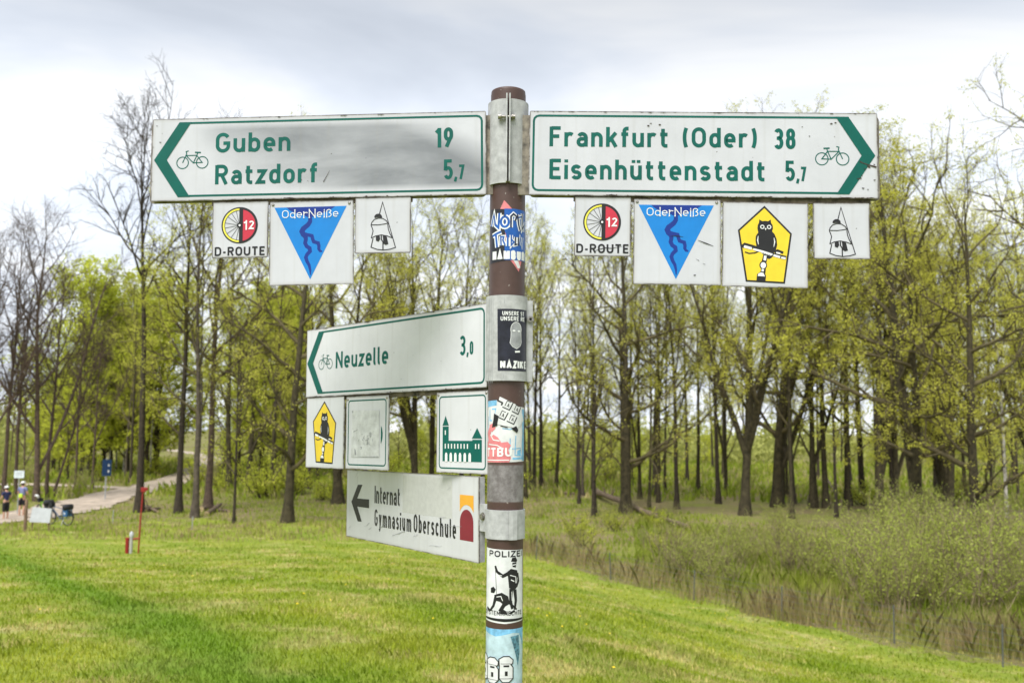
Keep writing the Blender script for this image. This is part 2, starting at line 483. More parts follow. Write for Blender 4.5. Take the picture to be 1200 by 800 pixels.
_s1, _s2 = ground_at(0, 652), ground_at(300, 797)
_sd2 = Vector((_s2.x - _s1.x, _s2.y - _s1.y)).normalized()
def stripe_fac(nd, lk, tc):
    """lusher line of grass along the shoulder of the dike, and fainter mowing swathes beside it"""
    mp = nd.new('ShaderNodeMapping'); mp.vector_type = 'TEXTURE'
    mp.inputs['Location'].default_value = (_s1.x, _s1.y, 0); mp.inputs['Rotation'].default_value = (0, 0, math.atan2(_sd2.y, _sd2.x))
    lk.new(tc.outputs['Object'], mp.inputs[0])
    sp = nd.new('ShaderNodeSeparateXYZ'); lk.new(mp.outputs[0], sp.inputs[0])
    nz = N(nd, 'ShaderNodeTexNoise', Scale=0.5, Detail=3.0); lk.new(tc.outputs['Object'], nz.inputs['Vector'])
    wob = nd.new('ShaderNodeMath'); wob.operation = 'MULTIPLY_ADD'; wob.inputs[1].default_value = 2.4; lk.new(nz.outputs['Fac'], wob.inputs[0]); lk.new(sp.outputs['Y'], wob.inputs[2])
    sh = nd.new('ShaderNodeMath'); sh.operation = 'SUBTRACT'; sh.inputs[1].default_value = 1.2; lk.new(wob.outputs[0], sh.inputs[0])
    ab = nd.new('ShaderNodeMath'); ab.operation = 'ABSOLUTE'; lk.new(sh.outputs[0], ab.inputs[0])
    line = ramp(nd, lk, ab.outputs[0], 0.15, 0.9, (0.85, 0.85, 0.85), (0, 0, 0))
    wv = nd.new('ShaderNodeMath'); wv.operation = 'SINE'; m2 = nd.new('ShaderNodeMath'); m2.operation = 'MULTIPLY'; m2.inputs[1].default_value = 2.1; lk.new(sh.outputs[0], m2.inputs[0]); lk.new(m2.outputs[0], wv.inputs[0])
    sw = nd.new('ShaderNodeMath'); sw.operation = 'MULTIPLY_ADD'; sw.inputs[1].default_value = 0.16; sw.inputs[2].default_value = 0.12; lk.new(wv.outputs[0], sw.inputs[0])
    mx = nd.new('ShaderNodeMath'); mx.operation = 'MAXIMUM'; lk.new(line, mx.inputs[0]); lk.new(sw.outputs[0], mx.inputs[1])
    return mx.outputs[0]

def ground_mat():
    m, nd, lk, b = nodes_of('ground')
    at_ = nd.new('ShaderNodeAttribute'); at_.attribute_name = 'zone'
    tc = nd.new('ShaderNodeTexCoord')
    def noise(scale, detail=5.0, rough=0.6, dist=0.0):
        n = N(nd, 'ShaderNodeTexNoise', Scale=scale, Detail=detail, Roughness=rough, Distortion=dist)
        lk.new(tc.outputs['Object'], n.inputs['Vector']); return n.outputs['Fac']
    g = ramp(nd, lk, noise(0.45, 6), 0.32, 0.68, (0.23, 0.28, 0.03), (0.42, 0.43, 0.08))
    g = mixcol(nd, lk, ramp(nd, lk, noise(7.0, 6, 0.7), 0.35, 0.7), g, (0.14, 0.20, 0.022))
    g = mixcol(nd, lk, ramp(nd, lk, noise(0.9, 7, 0.7, 0.6), 0.54, 0.70), g, (0.50, 0.43, 0.20))
    f = ramp(nd, lk, noise(0.30, 6), 0.40, 0.60, (0.26, 0.22, 0.11), (0.22, 0.27, 0.04))
    f = mixcol(nd, lk, ramp(nd, lk, noise(3.0, 7, 0.75), 0.35, 0.75), f, (0.15, 0.11, 0.065))
    g = mixcol(nd, lk, stripe_fac(nd, lk, tc), g, (0.13, 0.23, 0.02))
    fr = nd.new('ShaderNodeMath'); fr.operation = 'MULTIPLY_ADD'; fr.inputs[1].default_value = 1.3; lk.new(noise(0.55, 7, 0.7), fr.inputs[0]); lk.new(at_.outputs['Fac'], fr.inputs[2])
    col = mixcol(nd, lk, ramp(nd, lk, fr.outputs[0], 0.95, 1.30), g, f)
    lk.new(col, b.inputs['Base Color'])
    b.inputs['Roughness'].default_value = 0.95
    b.inputs['Specular IOR Level'].default_value = 0.1
    bp = N(nd, 'ShaderNodeBump', Strength=0.5, Distance=0.05)
    lk.new(noise(9.0, 6, 0.75), bp.inputs['Height']); lk.new(bp.outputs[0], b.inputs['Normal'])
    return m

def build_ground():
    n = 330
    s = np.linspace(-1, 1, n)
    xs = 420 * np.sinh(5 * s) / math.sinh(5)
    s2 = np.linspace(-0.62, 1, n)
    ys = 700 * np.sinh(5.3 * s2) / math.sinh(5.3)
    X, Y = np.meshgrid(xs, ys)
    Z = zt(X, Y)
    V = np.stack([X, Y, Z], -1).reshape(-1, 3)
    i = np.arange(n * n).reshape(n, n)
    F = np.stack([i[:-1, :-1], i[:-1, 1:], i[1:, 1:], i[1:, :-1]], -1).reshape(-1, 4)
    me = np_mesh('ground', V, F, smooth=True)
    t = tfoot(X, Y).ravel()
    wob = 0.03 * np.sin(X.ravel() * 0.9) + 0.02 * np.sin(Y.ravel() * 1.3 + 1)
    thd = np.degrees(np.arctan2(X, Y)).ravel(); wd_ = np.interp(thd, [-4, 4], [0.62, 0.12])      # the meadow frays out into the wood on the left
    zone = np.clip((t + wob - 0.97) / wd_, 0, 1)
    a = me.attributes.new('zone', 'FLOAT', 'POINT'); a.data.foreach_set('value', zone.astype(np.float32))
    o = link_mesh('ground', me, ground_mat()); tag(o, 'grassy dike slope falling to the floor of the wood', kind='structure')
build_ground()

M['path'] = simple('path', (0.46, 0.38, 0.30), 0.95, var=0.28, scale=1.3, bump=0.3)
def build_path(name, P, w0, w1, label, lift):
    S = spline(P, 10); V = []; F = []
    cols = 7
    for i, p in enumerate(S):
        t = (S[min(i + 1, len(S) - 1)] - S[max(i - 1, 0)]).normalized(); nrm = Vector((-t.y, t.x))
        w = (w0 + (w1 - w0) * i / len(S)) * (1 + 0.10 * math.sin(i * 0.9) + 0.07 * math.sin(i * 2.3))
        for k in range(cols):
            q = p + nrm * (w * (k / (cols - 1) - 0.5))
            V.append((q.x, q.y, zt1(q.x, q.y) + lift + 0.03 * (1 - abs(k / (cols - 1) - 0.5) * 2)))
        if i:
            for k in range(cols - 1):
                a = (i - 1) * cols + k; F.append((a, a + 1, a + cols + 1, a + cols))
    me = np_mesh(name, V, F, smooth=True)
    tag(link_mesh(name, me, M['path']), label, kind='structure')
build_path('path', PATH, 5.0, 2.4, 'pale gravel track winding into the wood', 0.05)
build_path('path', PATH2, 1.8, 1.6, 'narrow sandy side track behind the blue sign', 0.06)

# ------------------------------------------------------------------ flat print: strokes, fills, lettering
def arc(cx, cy, rx, ry, a0, a1, n=None):
    n = n or max(4, int(abs(a1 - a0) / 15))
    return [(cx + rx * math.cos(rad(a0 + (a1 - a0) * i / n)), cy + ry * math.sin(rad(a0 + (a1 - a0) * i / n))) for i in range(n + 1)]

class Draw:
    """flat print in millimetres on a plate; every stroke sits a hair above the one before"""
    def __init__(s, h=0.35, step=0.03): s.P = []; s.h = h; s.step = step; s.k = 0
    def _hh(s):
        s.k += 1
        return s.h + (s.k % 14) * s.step
    def fill(s, pts):
        s.P.append(([tuple(p) for p in pts], None, s._hh())); return s
    def rect(s, x0, y0, x1, y1): return s.fill([(x0, y0), (x1, y0), (x1, y1), (x0, y1)])
    def disc(s, cx, cy, rx, ry=None, n=32): return s.fill(arc(cx, cy, rx, ry or rx, 0, 360, n)[:-1])
    def stroke(s, pts, w, closed=False):
        pts = [Vector(p) for p in pts]
        q = [pts[0]]
        for p in pts[1:]:
            if (p - q[-1]).length > 1e-6: q.append(p)
        if closed and (q[0] - q[-1]).length < 1e-6: q.pop()
        n = len(q); L = []; R_ = []
        ws = w if isinstance(w, (list, tuple)) else None
        for i in range(n):
            a = q[i - 1] if (i > 0 or closed) else None
            b = q[(i + 1) % n] if (i < n - 1 or closed) else None
            d0 = (q[i] - a).normalized() if a is not None else None
            d1 = (b - q[i]).normalized() if b is not None else None
            if d0 is None: d0 = d1
            if d1 is None: d1 = d0
            n0 = Vector((-d0.y, d0.x)); n1 = Vector((-d1.y, d1.x))
            m = n0 + n1
            m = n0 if m.length < 1e-6 else m.normalized()
            k = 1 / max(0.42, m.dot(n1))
            ww = (ws[min(i, len(ws) - 1)] if ws else w) / 2
            L.append(q[i] + m * (ww * k)); R_.append(q[i] - m * (ww * k))
        V = [tuple(v) for v in L] + [tuple(v) for v in R_]
        F = [(i, i + n, i + 1 + n, i + 1) for i in range(n - 1)]
        if closed: F.append((n - 1, 2 * n - 1, n, 0))
        s.P.append((V, F, s._hh())); return s
    def build(s, name, material, parent, fn=None, wrap=False, label=None):
        fn = fn or (lambda u, v, h: (u / 1000, -h / 1000, v / 1000))
        bm = bmesh.new(); hl = bm.verts.layers.float.new('h')
        for V, F, h in s.P:
            vs = []
            for p in V:
                v = bm.verts.new((p[0], p[1], 0)); v[hl] = h; vs.append(v)
            for f in (F or [tuple(range(len(V)))]):
                try: bm.faces.new([vs[i] for i in f])
                except ValueError: pass
        bm.normal_update()
        bmesh.ops.triangulate(bm, faces=[f for f in bm.faces if len(f.verts) > 4])
        if wrap:
            us = [v.co.x for v in bm.verts]; u = 4.0 * math.floor(min(us) / 4.0) + 4.0
            while u < max(us):
                bmesh.ops.bisect_plane(bm, geom=bm.verts[:] + bm.edges[:] + bm.faces[:], plane_co=(u + 0.013, 0, 0), plane_no=(1, 0, 0)); u += 4.0
            bmesh.ops.triangulate(bm, faces=bm.faces[:])
        hs = []
        for v in bm.verts: hs.append(v[hl])
        # subdivided verts interpolate h along an edge of one primitive, so h stays right
        for v, h in zip(bm.verts, hs): v.co = fn(v.co.x, v.co.y, h)
        # keep fronts facing out
        me = bpy.data.meshes.new(name); bm.to_mesh(me); bm.free()
        o = link_mesh(name, me, material, parent)
        if label: o['label'] = label
        if name in ('scratch', 'chip', 'white_lines', 'dark_speckle'): o['kind'] = 'stuff'
        return o

def bowl(cx=2.0, rx=1.5, lo=0.5, hi=4.5, c=1.5):
    return arc(cx, hi - c, rx, c, 180, 0) + arc(cx, lo + c, rx, c, 0, -180)

# glyph: (width, [(stroke points, closed)]) on a grid with cap height 7, x-height 5, stroke 1
G = {}
def g(ch, w, *st): G[ch] = (w, st)
g('n', 4, [(.5, 0), (.5, 5)], arc(2, 3, 1.5, 1.5, 165, 0) + [(3.5, 0)])
g('m', 6.4, [(.5, 0), (.5, 5)], arc(1.85, 3.15, 1.35, 1.35, 165, 0) + [(3.2, 0)], arc(4.55, 3.15, 1.35, 1.35, 165, 0) + [(5.9, 0)])
g('h', 4, [(.5, 0), (.5, 7)], arc(2, 3, 1.5, 1.5, 165, 0) + [(3.5, 0)])
g('u', 4, [(3.5, 0), (3.5, 5)], [(.5, 5)] + arc(2, 2, 1.5, 1.5, 180, 345))
g('\u00fc', 4, [(3.5, 0), (3.5, 5)], [(.5, 5)] + arc(2, 2, 1.5, 1.5, 180, 345), [(1.05, 5.9), (1.05, 6.9)], [(2.95, 5.9), (2.95, 6.9)])
g('r', 3.1, [(.5, 0), (.5, 5)], arc(2, 3, 1.5, 1.5, 165, 50))
g('b', 4, [(.5, 0), (.5, 7)], ('c', bowl()))
g('d', 4, [(3.5, 0), (3.5, 7)], ('c', bowl()))
g('p', 4, [(.5, -2), (.5, 5)], ('c', bowl()))
g('o', 4.1, ('c', bowl(2.05, 1.55)))
g('a', 3.9, [(3.4, 0), (3.4, 3)] + arc(1.95, 3.05, 1.45, 1.45, 0, 150), [(3.4, 2.75), (1.85, 2.75)] + arc(1.75, 1.63, 1.25, 1.13, 90, 270) + [(2.3, .5), (3.4, 1.1)])
g('e', 4, [(.5, 2.45), (3.5, 2.45), (3.5, 3)] + arc(2, 3, 1.5, 1.5, 0, 180) + arc(2, 2, 1.5, 1.5, 180, 312))
g('c', 3.7, arc(2, 3, 1.5, 1.5, 35, 180) + arc(2, 2, 1.5, 1.5, 180, 325))
g('t', 3, [(1.1, 6.5)] + arc(2.1, 1.5, 1, 1, 180, 270) + [(2.9, .5)], [(0, 4.5), (2.9, 4.5)])
g('f', 2.9, [(1.2, 0)] + arc(2.2, 5.5, 1, 1, 180, 90) + [(2.9, 6.5)], [(0, 4.5), (2.8, 4.5)])
g('z', 3.6, [(.15, 4.5), (3.2, 4.5), (.45, .5), (3.5, .5)])
g('s', 3.7, arc(1.85, 3.5, 1.3, 1.0, 25, 270) + arc(1.85, 1.5, 1.35, 1.0, 90, -155))
g('k', 3.9, [(.5, 0), (.5, 7)], [(3.5, 5), (.8, 2.0)], [(1.7, 3.0), (3.6, 0)])
g('i', 1, [(.5, 0), (.5, 5)], [(.5, 5.9), (.5, 6.9)])
g('l', 1.7, [(.5, 7)] + arc(1.3, 1.3, .8, .8, 180, 270) + [(1.7, .5)])
g('y', 3.9, [(.35, 5), (1.95, .4)], [(3.55, 5), (1.7, -.6), (1.3, -1.4), (.4, -1.5)])
g('\u00df', 4, [(.5, 0)] + arc(1.9, 5.1, 1.4, 1.4, 180, 0) + [(3.2, 4.8), (2.2, 3.9)] + arc(2.1, 2.1, 1.4, 1.6, 80, -110))
g('(', 2, arc(4.3, 3.4, 3.8, 5.4, 140, 220, 10))
g(')', 2, arc(-2.3, 3.4, 3.8, 5.4, 40, -40, 10))
g(',', 1.3, [(.85, .95), (.3, -1.0)])
g('-', 2.4, [(0, 2.7), (2.4, 2.7)])
g('.', 1, [(.5, 0), (.5, 1)])
g('G', 4.9, arc(2.45, 4.6, 1.95, 1.9, 28, 180) + arc(2.45, 2.4, 1.95, 1.9, 180, 360) + [(4.4, 3.3), (2.6, 3.3)])
g('R', 4.7, [(.5, 0), (.5, 7)], [(.5, 6.5), (2.5, 6.5)] + arc(2.5, 4.95, 1.65, 1.55, 90, -90) + [(.5, 3.4)], [(2.4, 3.4), (4.2, 0)])
g('F', 4.0, [(.5, 0), (.5, 7)], [(.5, 6.5), (4, 6.5)], [(.5, 3.6), (3.5, 3.6)])
g('E', 4.1, [(.5, 0), (.5, 7)], [(.5, 6.5), (4.1, 6.5)], [(.5, 3.6), (3.6, 3.6)], [(.5, .5), (4.1, .5)])
g('O', 5, ('c', bowl(2.5, 2, .5, 6.5, 2)))
g('N', 5, [(.5, 0), (.5, 7)], [(4.5, 0), (4.5, 7)], [(.5, 6.6), (4.5, .4)])
g('I', 1, [(.5, 0), (.5, 7)])
g('D', 4.9, [(.5, 0), (.5, 7)], [(.5, 6.5), (2.2, 6.5)] + arc(2.4, 4.5, 2, 2, 90, 0) + arc(2.4, 2.5, 2, 2, 0, -90) + [(.5, .5)])
g('U', 4.9, [(.5, 7)] + arc(2.45, 2.45, 1.95, 1.95, 180, 360) + [(4.4, 7)])
g('T', 4.4, [(2.2, 0), (2.2, 6.5)], [(0, 6.5), (4.4, 6.5)])
g('P', 4.5, [(.5, 0), (.5, 7)], [(.5, 6.5), (2.5, 6.5)] + arc(2.5, 4.85, 1.6, 1.65, 90, -90) + [(.5, 3.2)])
g('B', 4.6, [(.5, 0), (.5, 7)], [(.5, 6.5), (2.4, 6.5)] + arc(2.4, 5.05, 1.5, 1.45, 90, -90) + [(.5, 3.6)], [(2.4, 3.6)] + arc(2.4, 2.05, 1.7, 1.55, 90, -90) + [(.5, .5)])
g('L', 3.9, [(.5, 7), (.5, .5), (3.9, .5)])
g('Z', 4.2, [(.2, 6.5), (3.8, 6.5), (.4, .5), (4.2, .5)])
g('S', 4.4, arc(2.2, 5.05, 1.6, 1.45, 25, 270) + arc(2.2, 2.05, 1.7, 1.55, 90, -155))
g('Y', 4.6, [(.3, 7), (2.3, 3.4), (4.3, 7)], [(2.3, 0), (2.3, 3.4)])
g('M', 5.6, [(.5, 0), (.5, 7)], [(5.1, 0), (5.1, 7)], [(.5, 6.7), (2.8, 2.2), (5.1, 6.7)])
g('K', 4.7, [(.5, 0), (.5, 7)], [(4.2, 7), (.8, 2.9)], [(1.9, 4.2), (4.4, 0)])
g('C', 4.6, arc(2.4, 4.6, 1.9, 1.9, 32, 180) + arc(2.4, 2.4, 1.9, 1.9, 180, 328))
g('H', 4.9, [(.5, 0), (.5, 7)], [(4.4, 0), (4.4, 7)], [(.5, 3.6), (4.4, 3.6)])
g('A', 5, [(.3, 0), (2.5, 6.8), (4.7, 0)], [(1.1, 2.1), (3.9, 2.1)])
g('0', 3.2, ('c', bowl(1.6, 1.1, .5, 6.5, 1.3)))
g('1', 2.2, [(.1, 5.3), (1.6, 6.5)], [(1.6, 0), (1.6, 7)])
g('2', 3.3, arc(1.65, 5.2, 1.15, 1.3, 165, -30) + [(.5, .5), (3.2, .5)])
g('3', 3.2, arc(1.6, 5.1, 1.1, 1.4, 150, -90) + arc(1.6, 2.05, 1.15, 1.6, 90, -150))
g('5', 3.1, [(2.9, 6.5), (.6, 6.5), (.5, 3.7)] + arc(1.55, 2.3, 1.15, 1.75, 130, -150))
g('6', 3.2, [(2.4, 6.8), (.9, 3.6)], ('c', bowl(1.65, 1.15, .5, 4.1, 1.3)))
g('7', 3.1, [(0, 6.5), (2.6, 6.5), (1.0, 0)])
g('8', 3.2, ('c', bowl(1.6, 1.0, 3.7, 6.5, 1.2)), ('c', bowl(1.6, 1.15, .5, 3.8, 1.3)))
g('9', 3.2, [(.8, .2), (2.4, 3.4)], ('c', bowl(1.6, 1.15, 2.9, 6.5, 1.3)))
g(' ', 2.2)

def text(D, s, x0, x1, base, cap, sw=None, xs=None, slab=False, gap=None, slope=0.0):
    """lettering set between x0 and x1 on a baseline; sw = stroke width in mm"""
    k = cap / 7.0; sw = sw or k
    tot = sum(G[c][0] for c in s)
    if xs is None:
        xs = 1.0
        if gap is None:
            gp = ((x1 - x0) / k - tot) / max(1, len(s) - 1)
            if gp < 0.8 and len(s) > 1:
                xs = max(0.3, (x1 - x0) / k / (tot + 1.0 * (len(s) - 1))); gp = 1.0 * xs
            elif gp > 1.2 and len(s) > 1:
                xs = (x1 - x0) / k / (tot + 1.1 * (len(s) - 1)); gp = 1.1 * xs
        else: gp = gap
    else:
        gp = ((x1 - x0) / k - tot * xs) / max(1, len(s) - 1)
    x = 0.0
    adj = sw / k                                            # stroke width in grid units
    for ch in s:
        w, sts = G[ch]
        for st in sts:
            closed = isinstance(st, tuple) and st and st[0] == 'c'
            pts = st[1] if closed else st
            out = []
            for (a, b) in pts:
                a2 = adj / 2 + (a - 0.5) * ((w * xs - adj) / max(0.01, w - 1.0)) if w > 1.05 else a * xs
                out.append((x0 + (x + a2) * k, base + b * k + slope * (x + a2) * k))
            D.stroke(out, sw, closed)
            if slab and not closed:
                for e, nb in ((out[0], out[1]), (out[-1], out[-2])):
                    if abs(e[0] - nb[0]) < 0.25 * abs(e[1] - nb[1]) and (pts[0][1] in (0, 7, 5) or pts[-1][1] in (0, 7, 5)):
                        D.stroke([(e[0] - 0.55 * k, e[1]), (e[0] + 0.55 * k, e[1])], sw)
        x += w * xs + gp
    return D

def bike_symbol(D, xl, xr, yc, r, sw, flip=False):
    """side view of a bicycle; front wheel at xl (or at xr when flipped)"""
    L = xr - xl
    X = lambda t: (xr - t * L) if flip else (xl + t * L)
    yb = lambda t: yc + t * r
    for cx in (xl, xr): D.stroke(arc(cx, yc, r, r, 0, 360, 28)[:-1], sw, True)
    D.stroke([(X(0.0), yc), (X(.20), yb(1.55)), (X(.17), yb(1.95)), (X(.30), yb(2.05))], sw)            # fork, stem, bar
    D.stroke([(X(.17), yb(1.25)), (X(.72), yb(1.25)), (X(.55), yb(-.05)), (X(.17), yb(1.25))], sw)
    D.stroke([(X(.55), yb(-.05)), (X(1.0), yc), (X(.72), yb(1.25)), (X(.76), yb(1.75))], sw)
    D.stroke([(X(.62), yb(1.78)), (X(.92), yb(1.72))], sw * 1.5)
    return D

def rounded(x0, y0, x1, y1, r, n=4):
    return arc(x1 - r, y1 - r, r, r, 0, 90, n) + arc(x0 + r, y1 - r, r, r, 90, 180, n) + arc(x0 + r, y0 + r, r, r, 180, 270, n) + arc(x1 - r, y0 + r, r, r, 270, 360, n)

# ------------------------------------------------------------------ signpost
POLE = Vector((-0.0128, 2.1597))
PR = 0.0415
def wz(v): return EYE + v            # heights measured from eye level

def frame(c, yaw, tilt):
    a = Vector((math.cos(yaw) * math.cos(tilt), math.sin(yaw) * math.cos(tilt), math.sin(tilt)))
    n = Vector((math.sin(yaw), -math.cos(yaw), 0)); b = n.cross(a)
    if b.z < 0: b = -b
    y = -n
    return Matrix(((a.x, y.x, b.x, c[0]), (a.y, y.y, b.y, c[1]), (a.z, y.z, b.z, c[2] + EYE), (0, 0, 0, 1)))

FR = {'L': frame((-0.4629, 2.1511, 0.6317), rad(-3.0416), rad(0.888)),
      'R': frame((0.4361, 2.1019, 0.6292), rad(-2.1744), rad(-0.7458)),
      'N': frame((-0.3353, 2.4796, 0.1866), rad(-46.2932), rad(0.7351)),
      'I': frame((-0.2874, 2.5342, -0.2250), rad(-57.7782), rad(1.3402))}

pole = empty('signpost', (POLE.x, POLE.y, 0))
tag(pole, 'brown painted round steel pole carrying all the route signs', 'signpost')
mb = MB(); zt0 = zt1(POLE.x, POLE.y)
mb.tube([(POLE.x, POLE.y, zt0 - 0.3), (POLE.x, POLE.y, wz(0.785))], PR, 96, caps=False)
o = mb.build('pole', M['pole'], pole, Matrix.Translation((-POLE.x, -POLE.y, 0)))
mb = MB()
mb.tube([(0, 0, wz(0.770)), (0, 0, wz(0.790)), (0, 0, wz(0.7935)), (0, 0, wz(0.795))], [PR - 0.002, PR - 0.0006, PR - 0.0012, PR - 0.004], 40)
mb.tube([(0.004, -0.004, wz(0.7945)), (0.004, -0.004, wz(0.799))], 0.004, 8)
mb.build('cap', M['pole'], pole)

def plate_box(name, hw, hh, depth, material, parent, r=0.004, y0=0.0):
    """sheet with rounded corners; its front lies at y = y0, local units metres"""
    mb = MB()
    mb.prism(rounded(-hw, -hh, hw, hh, r, 4), 0, 1, lambda u, v, h: (u, y0 + h * depth, v))
    return mb.build(name, material, parent)

def arrow_sign(key, name, label, smear=False, chips=0.55, base=(0.57, 0.575, 0.63)):
    o = empty(name); o.matrix_world = FR[key]
    tag(o, label, 'sign')
    plate_box('panel', 0.4, 0.1, 0.003, plate_mat('panel_' + key, 0.4, 0.1, base, chips, smear), o, 0.0035)
    return o

def sign_core(o, s):
    """hollow edge profile behind the face and the rear face, a little longer at the free end (s = -1 left, 1 right)"""
    mb = MB()
    mb.prism(rounded(-0.3985, -0.0985, 0.3985, 0.0985, 0.003, 3), 0, 1, lambda u, v, h: (u, 0.003 + h * 0.013, v))
    mb.build('edge_profile', M['alu_edge'], o)
    mb = MB()
    e = 0.012
    mb.prism(rounded(-0.397 - (e if s < 0 else 0), -0.1005, 0.397 + (e if s > 0 else 0), 0.0975, 0.009, 4), 0, 1, lambda u, v, h: (u, 0.016 + h * 0.006, v))
    mb.build('rear_panel', M['alu_edge'], o)

def half_shell(parent, inv, z0, z1, r, a0, a1, th=0.003, name='clamp', center=POLE, flange=None, mat_='alu'):
    """bent sheet round the pole from bearing a0 to a1 (degrees, 0 = towards +X), with an outward flange at bearing 'flange'"""
    mb = MB(); n = 72; bm = mb.bm
    ring = []
    for i in range(n + 1):
        a = rad(a0 + (a1 - a0) * i / n)
        ring.append([bm.verts.new((center.x + rr * math.cos(a), center.y + rr * math.sin(a), z)) for rr, z in ((r, z0), (r + th, z0), (r + th, z1), (r, z1))])
    for A, B in zip(ring, ring[1:]):
        for k in range(4):
            f = bm.faces.new((A[k], A[(k + 1) % 4], B[(k + 1) % 4], B[k]))
    bm.faces.new(ring[0]); bm.faces.new(ring[-1][::-1])
    if flange:
        a, ln, hz = flange
        d = Vector((math.cos(rad(a)), math.sin(rad(a)), 0)); t = Vector((-d.y, d.x, 0))
        c = Vector((center.x, center.y, (z0 + z1) / 2)) + d * (r + 0.001 + ln / 2)
        rot = Matrix(((d.x, t.x, 0, 0), (d.y, t.y, 0, 0), (0, 0, 1, 0), (0, 0, 0, 1)))
        mb.box(c + Vector((0, 0, hz)), (ln, 0.003, z1 - z0 + 2 * hz), rot)
    o = mb.build(name, M[mat_], parent, inv)
    return o

def bolt(parent, inv, c, d, r=0.006, ln=0.022, name='bolt'):
    c = Vector(c); d = Vector(d).normalized(); mb = MB()
    mb.tube([c, c + d * ln], r * 0.55, 10)
    mb.tube([c + d * 0.0, c + d * 0.006], r, 6)
    mb.tube([c + d * 0.006, c + d * 0.0075], r * 1.3, 14)
    return mb.build(name, M['steel_bolt'], parent, inv)

def border_arrow(D, tip, s):
    """the green line round an arrow sign and its chevron; s = -1 points left, 1 right"""
    x = lambda v: v * s
    t = 5.0; r = 12
    e = -390.0
    pts = [(x(308), 88.5), (x(e + r), 88.5)] + [(x(e + r - r * math.sin(rad(a))), 88.5 - r + r * math.cos(rad(a))) for a in (30, 60)] + [(x(e), 88.5 - r), (x(e), -88.5 + r)] + \
          [(x(e + r - r * math.cos(rad(a))), -88.5 + r - r * math.sin(rad(a))) for a in (30, 60)] + [(x(e + r), -88.5), (x(308), -88.5)]
    D.stroke(pts, t)
    return D

def chevron(D, s):
    x = lambda v: v * s
    D.fill([(x(305), 91), (x(334), 91), (x(394), 0), (x(334), -91), (x(305), -91), (x(363), 0)])
    return D

# --- sign to Guben and Ratzdorf
sg = arrow_sign('L', 'arrow_sign', 'white cycle sign arrow pointing left to Guben and Ratzdorf, smeared grey', smear=True)
sign_core(sg, -1)
border_arrow(Draw(), 0, -1).build('border', M['print_green'], sg)
chevron(Draw(0.85), -1).build('arrowhead', M['print_green'], sg)
bike_symbol(Draw(), -324.5, -277, -8, 14, 2.3).build('bicycle_symbol', M['print_green'], sg)
text(Draw(), 'Guben', -245, -65, 15.5, 46.5, 8.5).build('lettering', M['print_green'], sg)
text(Draw(), 'Ratzdorf', -245, 1, -62, 46.5, 8.5).build('lettering', M['print_green'], sg)
text(Draw(), '19', 280, 322, 14.5, 47, 8.6).build('lettering', M['print_green'], sg)
D = Draw(); text(D, '5', 300, 321, -62, 47, 7.8); text(D, ',', 324.5, 332, -62, 40, 6.0, xs=1.0); text(D, '7', 335, 350.5, -62, 34, 5.8, xs=0.9)
D.build('lettering', M['print_green'], sg)
iL = FR['L'].inverted()

# --- sign to Frankfurt and Eisenhuettenstadt
sf = arrow_sign('R', 'arrow_sign', 'white cycle sign arrow pointing right to Frankfurt (Oder) and Eisenh\u00fcttenstadt', chips=0.60)
sign_core(sf, 1)
border_arrow(Draw(), 0, 1).build('border', M['print_green'], sf)
chevron(Draw(0.85), 1).build('arrowhead', M['print_green'], sf)
bike_symbol(Draw(), 272.8, 320, -8.5, 14.2, 2.3, flip=True).build('bicycle_symbol', M['print_green'], sf)
text(Draw(), 'Frankfurt', -353, -78, 15.5, 47, 8.5).build('lettering', M['print_green'], sf)
text(Draw(), '(Oder)', -45, 125, 16.5, 46, 8.5).build('lettering', M['print_green'], sf)
text(Draw(), 'Eisenh\u00fcttenstadt', -352, 144, -61.8, 47, 8.5).build('lettering', M['print_green'], sf)
text(Draw(), '38', 164, 213, 14.5, 47, 8.5).build('lettering', M['print_green'], sf)
D = Draw(); text(D, '5', 190, 211, -61, 47, 7.8); text(D, ',', 214.5, 222, -61, 40, 6.0, xs=1.0); text(D, '7', 224, 239.5, -61, 33, 5.8, xs=0.9)
D.build('lettering', M['print_green'], sf)
iR = FR['R'].inverted()

# --- sign to Neuzelle
sz = arrow_sign('N', 'arrow_sign', 'white cycle sign arrow turned away to the left, to Neuzelle', chips=0.5, base=(0.64, 0.645, 0.69))
sign_core(sz, -1)
border_arrow(Draw(), 0, -1).build('border', M['print_green'], sz)
chevron(Draw(0.85), -1).build('arrowhead', M['print_green'], sz)
bike_symbol(Draw(), -317.7, -274, -6.5, 14, 2.2).build('bicycle_symbol', M['print_green'], sz)
text(Draw(), 'Neuzelle', -242.5, 9, -21.5, 47, 8.5).build('lettering', M['print_green'], sz)
D = Draw(); text(D, '3', 301, 324, -18.5, 47, 7.6); text(D, ',', 327, 335, -18.5, 40, 6.0, xs=1.0); text(D, '0', 338.5, 353, -18.5, 31, 5.5, xs=0.9)
D.build('lettering', M['print_green'], sz)
iN = FR['N'].inverted()

